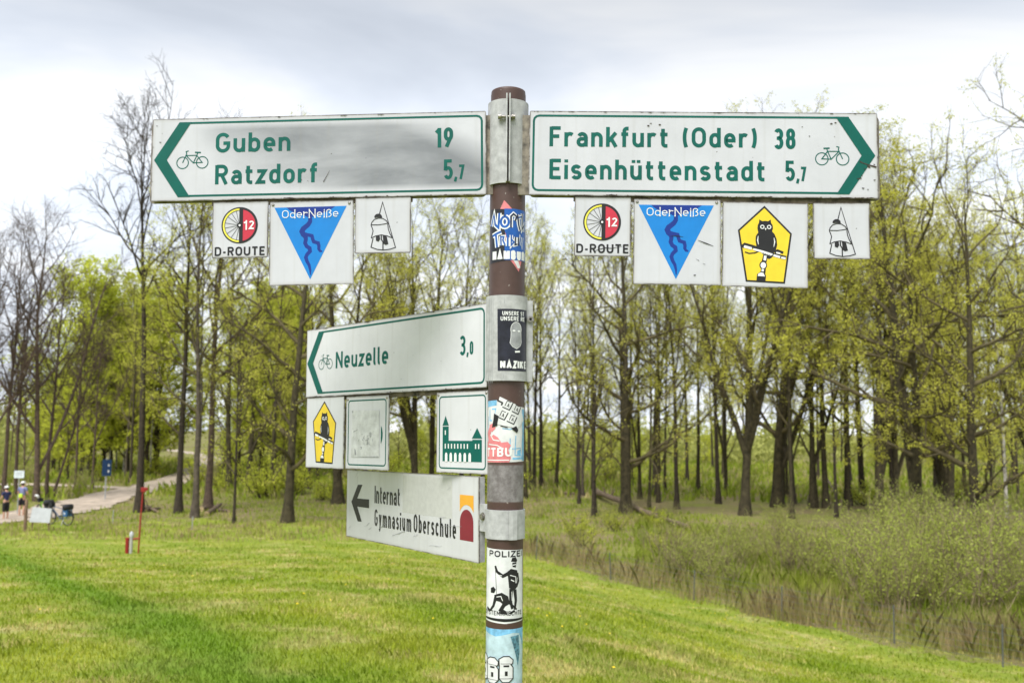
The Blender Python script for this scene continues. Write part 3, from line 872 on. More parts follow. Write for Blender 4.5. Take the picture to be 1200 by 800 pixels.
# --- school sign
ss = empty('school_sign'); ss.matrix_world = FR['I']
tag(ss, 'white sign with black arrow for Internat Gymnasium Oberschule, lowest on the pole', 'sign')
plate_box('panel', 0.4, 0.1, 0.003, plate_mat('panel_I', 0.4, 0.1, (0.61, 0.61, 0.645), 0.45), ss, 0.003)
iI = FR['I'].inverted()
D = Draw(); t = [(-230.5, 18), (-318, 17), (-280, 58.5), (-314, 57.5), (-362, 5), (-312, -50), (-282, -49), (-317, -7), (-230.5, -7)]
D.fill(t); D.build('arrow_symbol', M['print_black'], ss)
text(Draw(), 'Internat', -191, -24, 9.5, 49, 7.2, xs=0.72).build('lettering', M['print_black'], ss)
D = Draw(); text(D, 'Gymnasium', -191, 46, -54.5, 47, 7.0, xs=0.66); text(D, 'Oberschule', 60, 291, -53, 46, 7.0, xs=0.68)
D.build('lettering', M['print_black'], ss)
D = Draw(); D.fill([(309.5, 54), (376, 54), (376, 18)] + arc(342.5, -9, 40, 40, 35, 145, 12) + [(309.5, 18)]); D.build('logo_square', M['print_orange'], ss)
D = Draw(); D.fill([(310, -53), (375, -53), (375, -10)] + arc(342.5, -10, 32.5, 30, 0, 180, 16) + [(310, -10)]); D.build('logo_arch', M['print_maroon'], ss)
D = Draw(0.2); D.rect(-8, -6, 271, 92); D.build('blank_patch', M['ghost_patch'], ss)
mb = MB()
mb.box((0.3935, 0.010, 0.0), (0.012, 0.013, 0.196)); mb.build('rear_rail', M['alu'], ss)
mb = MB(); mb.box((-0.3, 0.0062, 0), (0.03, 0.006, 0.17)); mb.build('rear_rail', M['alu'], ss)

# --- clamps: top pair, one half shell for each arm, flanges side by side towards the viewer
zA, zB = wz(0.562), wz(0.762)
half_shell(sg, iL, zA, zB, 0.0452, 96, 267.2, flange=(267.0, 0.016, 0.004), name='clamp')
half_shell(sf, iR, zA, zB, 0.0452, 84, -86.2, flange=(-86.2, 0.016, 0.004), name='clamp')
mb = MB(); mb.box((0.4195, 0.010, -0.003), (0.050, 0.005, 0.19)); mb.build('tongue', M['alu_edge'], sg)
mb = MB(); mb.box((-0.4195, 0.010, -0.003), (0.050, 0.005, 0.19)); mb.build('tongue', M['alu_edge'], sf)
bolt(sg, iL, (POLE.x - 0.0235, POLE.y - 0.0535, wz(0.716)), (1, 0.02, 0.02), 0.0065, 0.030)
bolt(sf, iR, (POLE.x + 0.0165, POLE.y - 0.0535, wz(0.716)), (-1, 0.0, 0.0), 0.0058, 0.016)
# Neuzelle: one shell round the front, flange at the right
half_shell(sz, iN, wz(0.104), wz(0.300), 0.0452, 120, 372, flange=(352, 0.015, -0.004), name='clamp')
mb = MB(); mb.box((0.4185, 0.010, 0), (0.055, 0.005, 0.186)); mb.build('tongue', M['alu_edge'], sz)
bolt(sz, iN, (POLE.x + 0.0555, POLE.y - 0.018, wz(0.248)), (0, 1, 0), 0.0062, 0.022)
D = Draw(0.0)
# school sign: narrow strap, seam to the right, bracket and bolt at the left
half_shell(ss, iI, wz(-0.252), wz(-0.187), 0.0425, 150, 400, name='clamp')
mb = MB()
aS = rad(286)
mb.box((POLE.x + 0.0495 * math.cos(aS), POLE.y + 0.0495 * math.sin(aS), wz(-0.2195)), (0.004, 0.010, 0.0652), Matrix.Rotation(aS, 4, 'Z'))
mb.box((POLE.x + 0.0495 * math.cos(rad(296)), POLE.y + 0.0495 * math.sin(rad(296)), wz(-0.2195)), (0.003, 0.012, 0.0652), Matrix.Rotation(rad(296), 4, 'Z'))
mb.build('clamp_lug', M['alu'], ss, iI)
Mi = FR['I']
pe = Mi @ Vector((0.398, 0.010, 0.012))
mb = MB(); mb.box((0.4225, 0.008, 0.005), (0.052, 0.012, 0.062)); mb.build('bracket', M['alu'], ss)
mb = MB(); c0 = Vector((0.4155, -0.004, 0.008)); mb.tube([c0, c0 + Vector((0, 0.012, 0))], 0.0072, 6); mb.tube([c0 + Vector((0, 0.0052, 0)), c0 + Vector((0, 0.0064, 0))], 0.0098, 16); mb.build('bolt', M['steel_bolt'], ss)

M['rail_grime'] = simple('rail_grime', (0.13, 0.105, 0.075), 0.8, var=0.6, scale=35)
# ------------------------------------------------------------------ route plates hung under the arms
for sgn_, u_, w_ in ((sg, -0.015, 0.48), (sf, 0.045, 0.68), (sz, 0.0, 0.79)):
    mb = MB(); mb.box((u_, 0.0105, -0.1055), (w_, 0.007, 0.012), bev=0.0015); mb.build('hanging_rail', M['rail_grime'], sgn_)
def route_plate(key, u0, u1, v0, v1, name, label, y=0.004, rot=0.0, chips=0.45, base=(0.57, 0.575, 0.63), r=0.003):
    """plate with its centre as origin; coordinates in mm on the arm it hangs from"""
    cu, cv = (u0 + u1) / 2000, (v0 + v1) / 2000
    hw, hh = (u1 - u0) / 2000, (v1 - v0) / 2000
    o = empty(name); o.matrix_world = FR[key] @ Matrix.Translation((cu, y, cv)) @ Matrix.Rotation(rad(rot), 4, 'Y')
    tag(o, label, 'sign')
    plate_box('panel', hw, hh, 0.003, plate_mat('plate_%s_%d' % (key, int(u0)), hw, hh, base, chips), o, r)
    top = -0.097 - cv                      # straps run from behind the plate up into the underside of the arm
    for s in (-0.7, 0.7):
        mb = MB(); mb.box((s * hw, 0.0055, (top + 0.3 * hh) / 2), (0.016, 0.004, top - 0.3 * hh))
        mb.build('strap', M['alu_edge'], o)
    return o

def screws(o, pts):
    for (u, v) in pts:
        mb = MB(); mb.tube([(u / 1000, 0.001, v / 1000), (u / 1000, -0.0015, v / 1000), (u / 1000, -0.0022, v / 1000)], [0.0036, 0.0034, 0.002], 10)
        mb.build('screw', M['steel_bolt'], o)

def d_route(o, scratched=False):
    cx, cy, R_ = -1.3, 10.2, 43.5
    D = Draw(0.3); D.fill(arc(cx + 3, cy, R_ - 3, R_ - 3, -90, 90, 24)); D.build('red_half', M['print_red'], o)
    D = Draw(0.36); D.stroke(arc(cx, cy, R_ - 5.2, R_ - 5.2, 90, 270, 30), 4.0); D.build('yellow_rim', M['print_lightyellow'], o)
    D = Draw(0.5)
    D.stroke(arc(cx, cy, R_ - 1.5, R_ - 1.5, 90, 270, 30), 3.0)
    D.stroke(arc(cx, cy, R_ - 2.6, R_ - 2.6, -90, 90, 30), 5.4)
    D.stroke(arc(cx, cy, R_ - 7.8, R_ - 7.8, 90, 270, 30), 1.2)
    D.rect(cx - 1, cy - R_ + 1, cx + 8, cy + R_ - 1)
    for a in (104, 124, 144, 170, 190, 213, 236, 258):
        D.stroke([(cx, cy), (cx + (R_ - 8) * math.cos(rad(a)), cy + (R_ - 8) * math.sin(rad(a)))], 1.0)
    D.disc(cx, cy, 6.2)
    D.build('wheel_symbol', M['print_black'], o)
    D = Draw(1.1); D.disc(cx + .2, cy, 2.5); text(D, '12', 9, 33.5, 0.5, 19.5, 3.6, slab=True); D.build('white_number', M['print_white'], o)
    D = Draw(0.4); text(D, 'D-ROUTE', -60, 60.5, -62, 20.5, 4.3); D.build('lettering', M['print_black'], o)
    if scratched:
        D = Draw(1.0); D.stroke([(-20, -58), (5, -50), (22, -51), (46, -46)], [0.8, 1.8, 1.4, 0.5]); D.build('scratch', M['print_black'], o)

def oder_neisse(o, s=1.0, scratched=False):
    p = lambda x, y: ((x - 848) * 0.31, (398 - y) * 0.31)
    D = Draw(0.3); D.fill([p(562, 122), p(1118, 122), p(840, 678)]); D.build('blue_triangle', M['print_blue'], o)
    D = Draw(0.42)
    D.fill([p(655, 123), p(1030, 123), p(1005, 140), p(960, 165), p(890, 185), p(862, 200), p(815, 200), p(790, 185), p(715, 165), p(680, 145)])
    D.stroke([p(838, 190), p(838, 235), p(822, 260), p(785, 290), p(775, 310), p(785, 332), p(803, 350), p(806, 372), p(800, 400), p(812, 425), p(835, 440), p(838, 465), p(815, 488), p(806, 510), p(815, 540), p(832, 570), p(841, 610), p(842, 645)],
             [9.5, 9.5, 11, 12, 12, 12, 11, 9, 9, 9, 9, 9, 8.5, 8.5, 8, 7, 5, 2])
    D.stroke([p(790, 330), p(820, 338), p(852, 345), p(858, 370), p(866, 392), p(900, 402), p(906, 425), p(905, 448), p(915, 464), p(932, 468)], [9, 8, 8, 8, 8, 8, 7.5, 7, 5.5, 3])
    D.build('river_symbol', M['print_navy'], o)
    D = Draw(1.1); text(D, 'OderNei\u00dfe', -70, 64, 59.5, 19.5, 1.9, slab=True); D.build('lettering', M['print_white'], o)
    if scratched:
        D = Draw(1.3)
        D.stroke([p(1000, 385), p(1060, 408), p(1115, 428)], [0.8, 2.4, 0.7]); D.stroke([p(795, 358), p(850, 355), p(895, 362)], [0.5, 2.0, 0.4])
        D.stroke([p(970, 648), p(985, 645)], 2.2); D.stroke([p(985, 525), p(1010, 538)], [.3, 1.1, .3]); D.stroke([p(1035, 558), p(1055, 566)], [.3, 1.1]); D.build('scratch', M['print_black'], o)
    screws(o, [(-92, 92.5), (90, 92.5)])

def bell(o):
    p = lambda x, y: ((x - 880) * 0.335, (305 - y) * 0.335)
    D = Draw(0.35); w = 2.0
    D.stroke([p(856, 228), p(878, 142), p(970, 465), p(930, 477), p(885, 482), p(840, 476), p(798, 460), p(812, 398)], w * 1.15)
    D.stroke([p(797, 302), p(803, 284), p(820, 264), p(850, 255), p(880, 258), p(905, 275), p(919, 298)], w)
    D.stroke([p(797, 302), p(850, 303), p(890, 298), p(919, 292)], w)
    D.stroke([p(797, 305), p(806, 325), p(812, 345), p(806, 370), p(799, 396)], w); D.stroke([p(799, 396), p(830, 381), p(870, 374), p(910, 382), p(947, 397)], w)
    D.stroke([p(915, 300), p(919, 335), p(930, 365), p(947, 397)], w)
    D.fill([p(819, 252), p(822, 236), p(834, 226), p(848, 223), p(862, 226), p(872, 236), p(876, 252), p(862, 245), p(848, 243), p(832, 245)])
    D.stroke([p(825, 251), p(850, 247), p(873, 251)], w)
    D.fill([p(832, 384), p(858, 378), p(862, 405), p(850, 422), p(832, 414)])
    D.fill([p(880, 377), p(908, 386), p(920, 440), p(900, 446), p(885, 436)])
    D.stroke([p(870, 378), p(870, 405), p(882, 425), p(882, 481)], w * 1.3)
    D.build('bell_symbol', M['print_black'], o)

def owl(o):
    p = lambda x, y: ((x - 345) * 0.328, (400 - y) * 0.328)
    pent = [p(338, 133), p(522, 320), p(477, 665), p(218, 657), p(162, 303)]
    D = Draw(0.3); D.fill(pent); D.build('yellow_pentagon', M['print_yellow'], o)
    D = Draw(0.45)
    D.stroke(pent, 4.0, True)
    D.fill([p(303, 222), p(322, 234), p(345, 232), p(364, 234), p(382, 222), p(385, 245), p(396, 262), p(398, 285), p(392, 305), p(410, 325), p(424, 360), p(428, 400), p(420, 435), p(405, 458), p(392, 490), p(372, 502), p(352, 490), p(330, 468), p(305, 445), p(285, 415), p(278, 375), p(280, 340), p(296, 315), p(290, 285), p(293, 262), p(301, 245)])
    D.stroke([p(185, 420), p(205, 403), p(262, 418), p(330, 440), p(400, 470), p(490, 490)], 8.5)
    D.stroke([p(205, 455), p(235, 465), p(275, 460), p(300, 448)], 3.2)
    D.stroke([p(410, 455), p(430, 440), p(470, 455)], 6)
    D.stroke([p(350, 470), p(338, 520), p(332, 590), p(322, 655)], 11); D.disc(*p(332, 545), 8.6, 9.5); D.fill([p(286, 655), p(290, 610), p(315, 590), p(340, 594), p(352, 620), p(348, 658)])
    D.build('owl_symbol', M['print_black'], o)
    D = Draw(1.0)
    for ex in (324, 371): D.stroke(arc(*p(ex, 275), 3.9, 3.9, 0, 360, 16)[:-1], 2.0, True)
    D.fill([p(340, 284), p(354, 284), p(347, 300)])
    D.stroke([p(296, 340), p(292, 370), p(298, 400)], [1, 2.6, 1]); D.stroke([p(405, 350), p(410, 380), p(404, 415)], [1, 2.6, 1])
    D.stroke([p(198, 416), p(252, 430)], 5.8); D.stroke([p(262, 434), p(330, 450), p(395, 470)], 4.4); D.stroke([p(402, 474), p(448, 486)], 5.0); D.stroke([p(455, 489), p(486, 494)], 4.6)
    D.stroke([p(420, 455), p(448, 460)], 3.6)
    D.stroke([p(346, 478), p(342, 512)], 6.0); D.disc(*p(332, 546), 6.2, 7.0); D.stroke([p(330, 572), p(327, 590)], 5.0)
    D.fill([p(294, 622), p(300, 604), p(318, 596), p(334, 600), p(345, 624)])
    for fx in (322, 336, 350, 364, 378): D.stroke([p(fx, 445 + (fx - 322) * .28), p(fx + 2, 462 + (fx - 322) * .28)], 2.2)
    D.build('owl_highlights', M['print_white'], o)

pl = route_plate('L', -250.5, -117, -237.5, -104, 'route_plate', 'white D-ROUTE 12 wheel plate under the Guben sign'); d_route(pl)
pl = route_plate('L', -113, 87, -305, -105.5, 'route_plate', 'blue triangle OderNei\u00dfe plate under the Guben sign', rot=-0.4); oder_neisse(pl)
pl = route_plate('L', 90.5, 222, -233.5, -101, 'route_plate', 'small white bell plate under the Guben sign', y=0.002); bell(pl)
pl = route_plate('R', -292, -162.5, -240.5, -102, 'route_plate', 'white D-ROUTE 12 wheel plate under the Frankfurt sign, scratched', chips=0.52); d_route(pl, True)
pl = route_plate('R', -156, 43.5, -304, -105.5, 'route_plate', 'blue triangle OderNei\u00dfe plate under the Frankfurt sign, scratched', chips=0.52); oder_neisse(pl, scratched=True)
pl = route_plate('R', 47, 241, -307, -111, 'route_plate', 'large white plate with owl on yellow pentagon under the Frankfurt sign', rot=0.6, chips=0.5); owl(pl)
pl = route_plate('R', 253.5, 380.5, -239.5, -110.5, 'route_plate', 'small white bell plate under the right end of the Frankfurt sign', rot=-0.3); bell(pl)
pl = route_plate('N', -397, -199.5, -305, -101.5, 'route_plate', 'owl on yellow pentagon plate under the tip of the Neuzelle sign', y=0.002, base=(0.64, 0.645, 0.69)); owl(pl)

pc = route_plate('N', -192, 9, -304, -104, 'route_plate', 'green rimmed plate pasted over with scratched grey foil under the Neuzelle sign', base=(0.64, 0.645, 0.69))
D = Draw(); D.stroke(rounded(-88, -88, 88, 88, 9), 3.6, True); D.build('border', M['print_green'], pc)
D = Draw(); D.fill(arc(58, -6, 16, 28, -60, 60, 14)); D.build('hidden_emblem', M['print_green'], pc)
D = Draw(0.9); D.fill([(-70, 62), (58, 60), (60, -66), (-72, -68)]); D.build('cover_foil', M['cover_foil'], pc)
D = Draw(1.2)
rr = random.Random(5)
for i in range(26):
    x, y = rr.gauss(0, 26), rr.gauss(-16, 9); D.stroke([(x, y), (x + rr.uniform(-6, 7), y + rr.uniform(-7, 3)), (x + rr.uniform(-4, 8), y + rr.uniform(-9, 2))], rr.uniform(.6, 2.4))
D.stroke([(-62, 2), (-40, 9)], 1.6); D.fill([(-56, -44), (-50, -46), (-46, -62), (-54, -60)]); D.stroke([(-50, -66.5), (58, -65)], [0.5, 3.2]); D.stroke([(-69, 60), (-66, 55)], 4)
D.build('scratch', M['print_grey'], pc)
screws(pc, [(-92, 92), (91, 92), ])

pk = route_plate('N', 209, 400, -303, -106, 'route_plate', 'white plate with green castle, next to the pole under the Neuzelle sign', base=(0.64, 0.645, 0.69))
D = Draw(); D.stroke(rounded(-84, -87, 86, 87, 9), 3.4, True); D.build('border', M['print_green'], pk)
p = lambda x, y: ((x - 682) / 240 * 190 - 95, 98 - (y - 458) / 374 * 197)
D = Draw(); D.fill([p(712, 617), p(712, 778), p(895, 778), p(895, 678), p(852, 678), p(852, 683), p(741, 683), p(741, 617)])
D.fill([p(711, 613), p(726, 567), p(742, 613)]); D.fill([p(850, 673), p(874, 625), p(897, 673)])
D.build('castle_symbol', M['print_green'], pk)
D = Draw(0.9)
for i in range(8): x = 726 + i * 15; D.stroke([p(x, 697), p(x, 719)], 4.0)
for i in range(6): x = 731 + i * 22; D.fill([p(x - 6, 779), p(x + 6, 779), p(x + 6, 748), p(x + 3, 738), p(x - 3, 738), p(x - 6, 748)])
D.stroke([p(868, 697), p(868, 719)], 4.0); D.stroke([p(882, 697), p(882, 719)], 4.0); D.stroke([p(726, 635), p(726, 656)], 4.0)
D.build('castle_windows', M['print_white'], pk)
screws(pk, [(-88, 92), (89, 92)])

# scratches and chipped spots on the big arms
def marks(o, seed, n, xr, yr, material, name='chip', smin=1.0, smax=3.2):
    rr = random.Random(seed); D = Draw(1.35)
    for i in range(n):
        x, y, s, a = rr.uniform(*xr), rr.uniform(*yr), rr.uniform(smin, smax), rr.uniform(0, 180)
        pts = [(x + s * rr.uniform(.5, 1.1) * math.cos(rad(a + k * 60)) * 1.5, y + s * rr.uniform(.3, .8) * math.sin(rad(a + k * 60))) for k in range(6)]
        D.fill(pts)
    D.build(name, M[material], o)
M['chip'] = simple('chip', (0.05, 0.035, 0.028), 0.8, var=0.4, scale=200)
marks(sf, 3, 9, (352, 396), (-80, -20), 'chip'); marks(sf, 4, 5, (225, 310), (40, 82), 'chip'); marks(sf, 8, 3, (-125, -95), (64, 72), 'chip', smin=2, smax=4)
marks(sg, 5, 6, (-396, -370), (-92, 90), 'chip', smax=2.4); marks(sg, 7, 3, (-60, 10), (-60, -30), 'chip', smax=2)
marks(sz, 6, 16, (-380, 380), (-80, 80), 'print_grey', smin=.6, smax=1.8)
def edge_chips(o, seed, n):
    """enamel knocked off along the long edges"""
    rr = random.Random(seed); D = Draw(1.5, 0.02)
    for i in range(n):
        x, l, t = rr.uniform(-390, 380), rr.choice((4, 6, 9, 14, 26)) * rr.uniform(.6, 1.2), rr.uniform(1.2, 3.4); e = 99.4 if rr.random() < 0.6 else -99.4; s_ = -1 if e > 0 else 1
        D.fill([(x, e), (x + l, e), (x + l * .9, e + s_ * t * .5), (x + l * .6, e + s_ * t), (x + l * .3, e + s_ * t * .6), (x + l * .1, e + s_ * t * .8)])
    D.build('chip', M['chip'], o)
edge_chips(sg, 41, 15); edge_chips(sf, 42, 20); edge_chips(sz, 43, 20)
D = Draw(1.4)
D.stroke([(30, -35), (15, -62)], [0.5, 1.6, 0.5]); D.stroke([(342, -20), (356, -12), (372, -22), (396, -30)], [1, 3, 2, 3.5]) if False else None
D.build('scratch', M['chip'], sg)
D = Draw(1.4); D.stroke([(358, -14), (366, -18), (378, -22), (396, -27)], [3, 2, 2.4, 4]); D.stroke([(352, -55), (362, -53)], 2.4); D.build('scratch', M['chip'], sf)
D = Draw(1.2)
rr = random.Random(9)
for (x, y, l, a, w) in ((-160, -62, 60, 22, 2.4), (-70, -74, 80, 14, 2.6), (150, -80, 70, 3, 2.2), (-260, -62, 40, 20, 1.4), (-330, 78, 30, 50, 1.6), (-318, 60, 22, 75, 1.4), (-230, -68, 30, 25, 1.2), (60, -66, 30, 18, 1.0), (240, 60, 26, 25, 1.0), (-380, -80, 24, 40, 1.4), (160, -30, 160, 3, 0.9), (200, -8, 40, 4, .8)):
    q = [(x + l * t * math.cos(rad(a)) + rr.uniform(-1, 1), y + l * t * math.sin(rad(a)) + rr.uniform(-1.2, 1.2)) for t in (0, .2, .4, .55, .8, 1)]
    D.stroke(q, [w * rr.uniform(.2, 1.1) for _ in q])
D.build('scratch', M['print_grey'], ss)

# ------------------------------------------------------------------ stickers wrapped round the pole
def wrapper(r, zc, front):
    """(u right, v up, h out) in mm on a cylinder round the pole; front = bearing of u = 0"""
    def fn(u, v, h):
        R_ = r + h / 1000; a = front + (u / 1000) / r
        return (R_ * math.cos(a), R_ * math.sin(a), zc + v / 1000)
    return fn

def sticker(name, label, zc):
    o = empty(name, (POLE.x, POLE.y, 0)); tag(o, label, 'sticker', 'stickers on the pole'); return o
FRONT = math.atan2(-POLE.y, -POLE.x + 0.0)         # the side of the pole that faces the camera
def sheet(o, r, zc, pts, material, name='sheet', h=0.25):
    D = Draw(h); D.fill(pts); return D.build(name, M[material], o, wrapper(r, zc, FRONT), wrap=True)

# px -> mm on the pole: about 2 mm per picture pixel near the axis
# 1 blue and black sticker over a pink diamond
zc = wz(0.444)
st = sticker('sticker', 'pink diamond shaped sticker peeping out behind the blue HAMBURG sticker', zc)
sheet(st, PR, zc, [(-8, 78), (62, 2), (29, -88), (-44, 0)], 'sticker_pink', h=0.25)
D = Draw(0.5); D.fill([(12, -58), (24, -56), (34, -78), (26, -80)]); D.build('white_flash', M['sticker_white'], st, wrapper(PR, zc, FRONT), wrap=True)
st = sticker('sticker', 'black and blue graffiti lettered HAMBURG sticker near the top of the pole', zc)
fn = wrapper(PR, zc, FRONT)
sheet(st, PR, zc, [(-52, 60), (-5, 57), (-5, -64), (-48, -68)], 'sticker_black', h=0.75)
D = Draw(0.9); D.fill([(-7, 58), (64, 58), (64, -62), (4, -62), (4, -30), (-1, -10), (-7, 10)]); D.fill([(-6, -62), (6, -62), (6, -30), (-6, -20)]) ; D.build('blue_half', M['sticker_blue'], st, fn, wrap=True)
def graf(D, w):
    D.stroke([(-43, 20), (-34, 47), (-30, 22), (-21, 14), (-19, 48)], w)                 # N
    D.stroke(arc(-6, 27, 9, 12, 100, 440, 16), w)                                        # o
    D.stroke([(8, 14), (8, 40), (14, 46), (22, 40), (18, 30)], w * .8); D.stroke([(24, 46), (27, 22), (32, 8)], w * .8); D.stroke([(18, 36), (36, 42)], w * .7); D.stroke([(38, 50), (38, 12), (46, 24), (48, 8)], w * .8)
    D.stroke([(-38, -4), (-14, 4)], w); D.stroke([(-28, 0), (-24, -32)], w)              # T
    D.stroke([(-15, -6), (-14, -28)], w * .7); D.stroke([(-15, -8), (-8, -8), (-10, -16), (-5, -27)], w * .7)
    D.stroke([(1, -10), (1, -30)], w * .8); D.stroke([(9, -4), (9, -28), (15, -20), (9, -14)], w * .7)
    D.stroke([(19, -8), (18, -26), (24, -24)], w * .7); D.stroke([(27, -8), (27, -26)], w * .7); D.stroke([(31, -26), (32, -8), (38, -26), (40, -6)], w * .7)
D = Draw(1.2, 0.01); graf(D, 11.5); text(D, 'HAMBURG', -38, 64, -60, 19, 6.2); D.build('white_outline', M['print_white'], st, fn, wrap=True)
D = Draw(1.5, 0.01); graf(D, 5.2); D.build('graffiti_letters', M['sticker_blue'], st, fn, wrap=True)
D = Draw(1.75, 0.01); D.stroke([(8, 14), (8, 40), (14, 46), (22, 40), (18, 30)], 3); D.stroke([(24, 46), (27, 22), (32, 8)], 3); D.stroke([(38, 50), (38, 12), (46, 24)], 3); D.stroke([(19, -8), (18, -26), (24, -24)], 3); D.stroke([(27, -8), (27, -26)], 3)
D.build('black_letters', M['sticker_black'], st, fn, wrap=True)

# 2 dark sticker on the clamp of the Neuzelle sign
R2 = 0.0482; zc = wz(0.196)
st = sticker('sticker', 'dark blue sticker with grey hooded head on the Neuzelle clamp', zc)
fn = wrapper(R2, zc, FRONT)
M['sticker_night'] = simple('sticker_night', (0.016, 0.017, 0.030), 0.35, var=0.4, scale=50)
sheet(st, R2, zc, [(-22, 72), (60, 72), (60, -70), (-20, -70)], 'sticker_night', h=0.25)
D = Draw(0.6, 0.01); text(D, 'UNSERE STRASSEN', -9, 96, 58, 8.5, 1.6, gap=0.9) if False else None
text(D, 'UNSERE ST', -10, 46, 57.5, 9, 1.7); text(D, 'UNSERE RE', -14, 48, 45, 9.5, 1.8); text(D, 'NAZIKE', -14, 56, -63, 15.5, 4.6)
D.stroke(arc(23, 25, 13.5, 17, -20, 200, 20) + [(10, 6), (8, -6), (14, -14), (24, -19), (34, -12), (37, -4), (36, 8)], 1.2, True)
D.stroke([(20, -26), (33, -25)], 4); D.build('white_print', M['print_white'], st, fn, wrap=True)
D = Draw(0.42, 0.01); D.fill(arc(23, 25, 13, 16.5, -20, 200, 20) + [(11, 6), (9, -5), (15, -13), (24, -18), (33, -11), (36, -4), (35, 8)]); D.build('hooded_head', M['print_grey'], st, fn, wrap=True)
D = Draw(1.1, 0.01); D.disc(17, 22, 3.6, 2.2, 12); D.disc(29.5, 21.5, 3.6, 2.2, 12); D.build('eyes', M['print_white'], st, fn, wrap=True)

D = Draw(0.2, 0.01)
for u_, w_ in ((-47, 1.6), (-39, 1.0), (-34, 0.8)): D.stroke([(u_, 97), (u_ + .4, 20), (u_, -97)], w_)
D.stroke([(-6, 97), (-5, 84)], 1.8); D.stroke([(-16, 90), (-15, 82)], 1.4); D.stroke([(-6, -78), (-6, -86)], 1.0)
o = D.build('seam', M['print_grey'], sz, lambda u, v, h: iN @ (Vector((POLE.x, POLE.y, 0)) + Vector(fn(u, v, h))), wrap=True); o['kind'] = 'stuff'

# 3 torn red, white and blue sticker with a black and white one over it
zc = wz(-0.006)
st = sticker('sticker', 'torn pale blue and red sticker with white lettering below the Neuzelle clamp', zc)
fn = wrapper(PR, zc, FRONT)
sheet(st, PR, zc, [(-58, 63), (-20, 66), (20, 52), (64, 50), (64, -72), (-10, -74), (-58, -76)], 'sticker_white', h=0.25)
D = Draw(0.5, 0.01)
D.fill([(-58, 64), (-22, 66), (-22, 54), (-58, 50)]); D.fill([(44, 46), (60, 46), (60, -72), (44, -70), (44, -30), (47, -10)]); D.stroke([(-44, 44), (-44, 20), (-36, 20)], 3.2); D.stroke([(-36, 46), (-24, 46), (-26, 30)], 3.2); D.stroke([(-52, 30), (-52, -30)], 2.0)
D.stroke([(10, -20), (10, -44), (40, -42)], 2.0); D.stroke([(24, -14), (22, -58), (50, -60)], 2.4); D.stroke([(-8, 2), (10, 0), (20, 4)], 2.2); D.fill([(28, -48), (40, -44), (40, -60), (28, -60)])
D.stroke([(16, -66), (60, -64)], 5)
D.build('blue_print', M['sticker_lightblue'], st, fn, wrap=True)
D = Draw(0.75, 0.01)
D.fill([(-56, -8), (-46, 4), (-38, -4), (-40, -18), (-30, -12), (-18, -18), (-10, -30), (4, -28), (12, -36), (6, -46), (12, -64), (8, -74), (-57, -75), (-57, -30), (-50, -26)])
D.fill([(-44, 10), (-30, 14), (-24, 2), (-34, -6), (-46, -2)])
D.build('red_print', M['sticker_pink'], st, fn, wrap=True)
D = Draw(1.1, 0.01); text(D, 'TTBU', -54, 14, -62, 19, 4.2, slope=0.03); D.stroke([(-40, -12), (-30, -24), (-14, -26)], 2.5); D.stroke([(-46, -34), (-20, -36), (-4, -44)], 2.2); D.stroke([(-56, -70), (8, -69)], 2.2); D.build('lettering', M['print_white'], st, fn, wrap=True)

st = sticker('sticker', 'crooked black and white block letter sticker over the torn red and blue one', zc)
sheet(st, PR, zc, [(-14, 74), (36, 50), (50, 20), (26, 2), (-30, 14), (-24, 40)], 'sticker_white', h=1.6)
D = Draw(1.8, 0.01)
def tilt(pts, a=-24, c=(6, 40)): return [(c[0] + x * math.cos(rad(a)) - y * math.sin(rad(a)), c[1] + x * math.sin(rad(a)) + y * math.cos(rad(a))) for x, y in pts]
for (cx, cy) in ((-8, 14), (15, 14), (-9, -11), (14, -11)):
    D.stroke(tilt([(cx - 9, cy - 10), (cx + 8, cy - 10), (cx + 9, cy + 8)]), 2.4); D.stroke(tilt([(cx - 5, cy - 6), (cx - 5, cy + 7), (cx + 4, cy + 7)]), 1.5); D.stroke(tilt([(cx, cy - 5), (cx + 1, cy + 2), (cx + 4, cy - 5)]), 1.8)
D.fill([(-28, 36), (-16, 30), (-20, 8), (-34, 4), (-30, 20)]); D.fill([(12, 2), (24, 8), (30, -2), (26, -8)]); D.stroke([(-20, 66), (-8, 60), (-10, 54)], 3.5); D.stroke([(-12, 8), (4, 4)], 2.0)
D.build('black_print', M['print_black'], st, wrapper(PR, zc, FRONT), wrap=True)

# 4 POLIZEI sticker
zc = wz(-0.352)
st = sticker('sticker', 'white POLIZEI sticker with black drawing of two figures, low on the pole', zc)
fn = wrapper(PR, zc, FRONT)
sheet(st, PR, zc, [(-56, 80), (52, 76), (54, 10), (55, -80), (0, -84), (-57, -80)], 'sticker_white', h=0.3)
D = Draw(0.55, 0.01)
text(D, 'POLIZEI', -40, 46, 62, 13, 2.9); text(D, 'SYSTEMKNECHTE', -56, 46, -66, 9.5, 1.7)
# standing figure: cap, head, coat, legs; raised arm with a leash
D.fill([(14, 52), (17, 60), (26, 61), (30, 54), (28, 50)]); D.fill([(17, 49), (28, 50), (26, 38), (18, 40)])
D.fill([(6, 30), (14, 36), (30, 32), (34, 14), (29, -6), (22, -12), (10, -6), (8, 12)])
D.stroke([(8, 26), (-4, 20), (-18, 30), (-22, 42)], [8, 7, 6, 4.5]); D.stroke([(31, 26), (34, 8), (28, -4)], 6)
D.stroke([(15, -8), (14, -36), (18, -52)], [9, 7, 6]); D.stroke([(24, -10), (27, -34), (24, -54)], [9, 7, 5]); D.stroke([(24, -56), (12, -62)], 5)
D.stroke([(-22, 42), (-20, 10), (-18, -22)], 1.1)
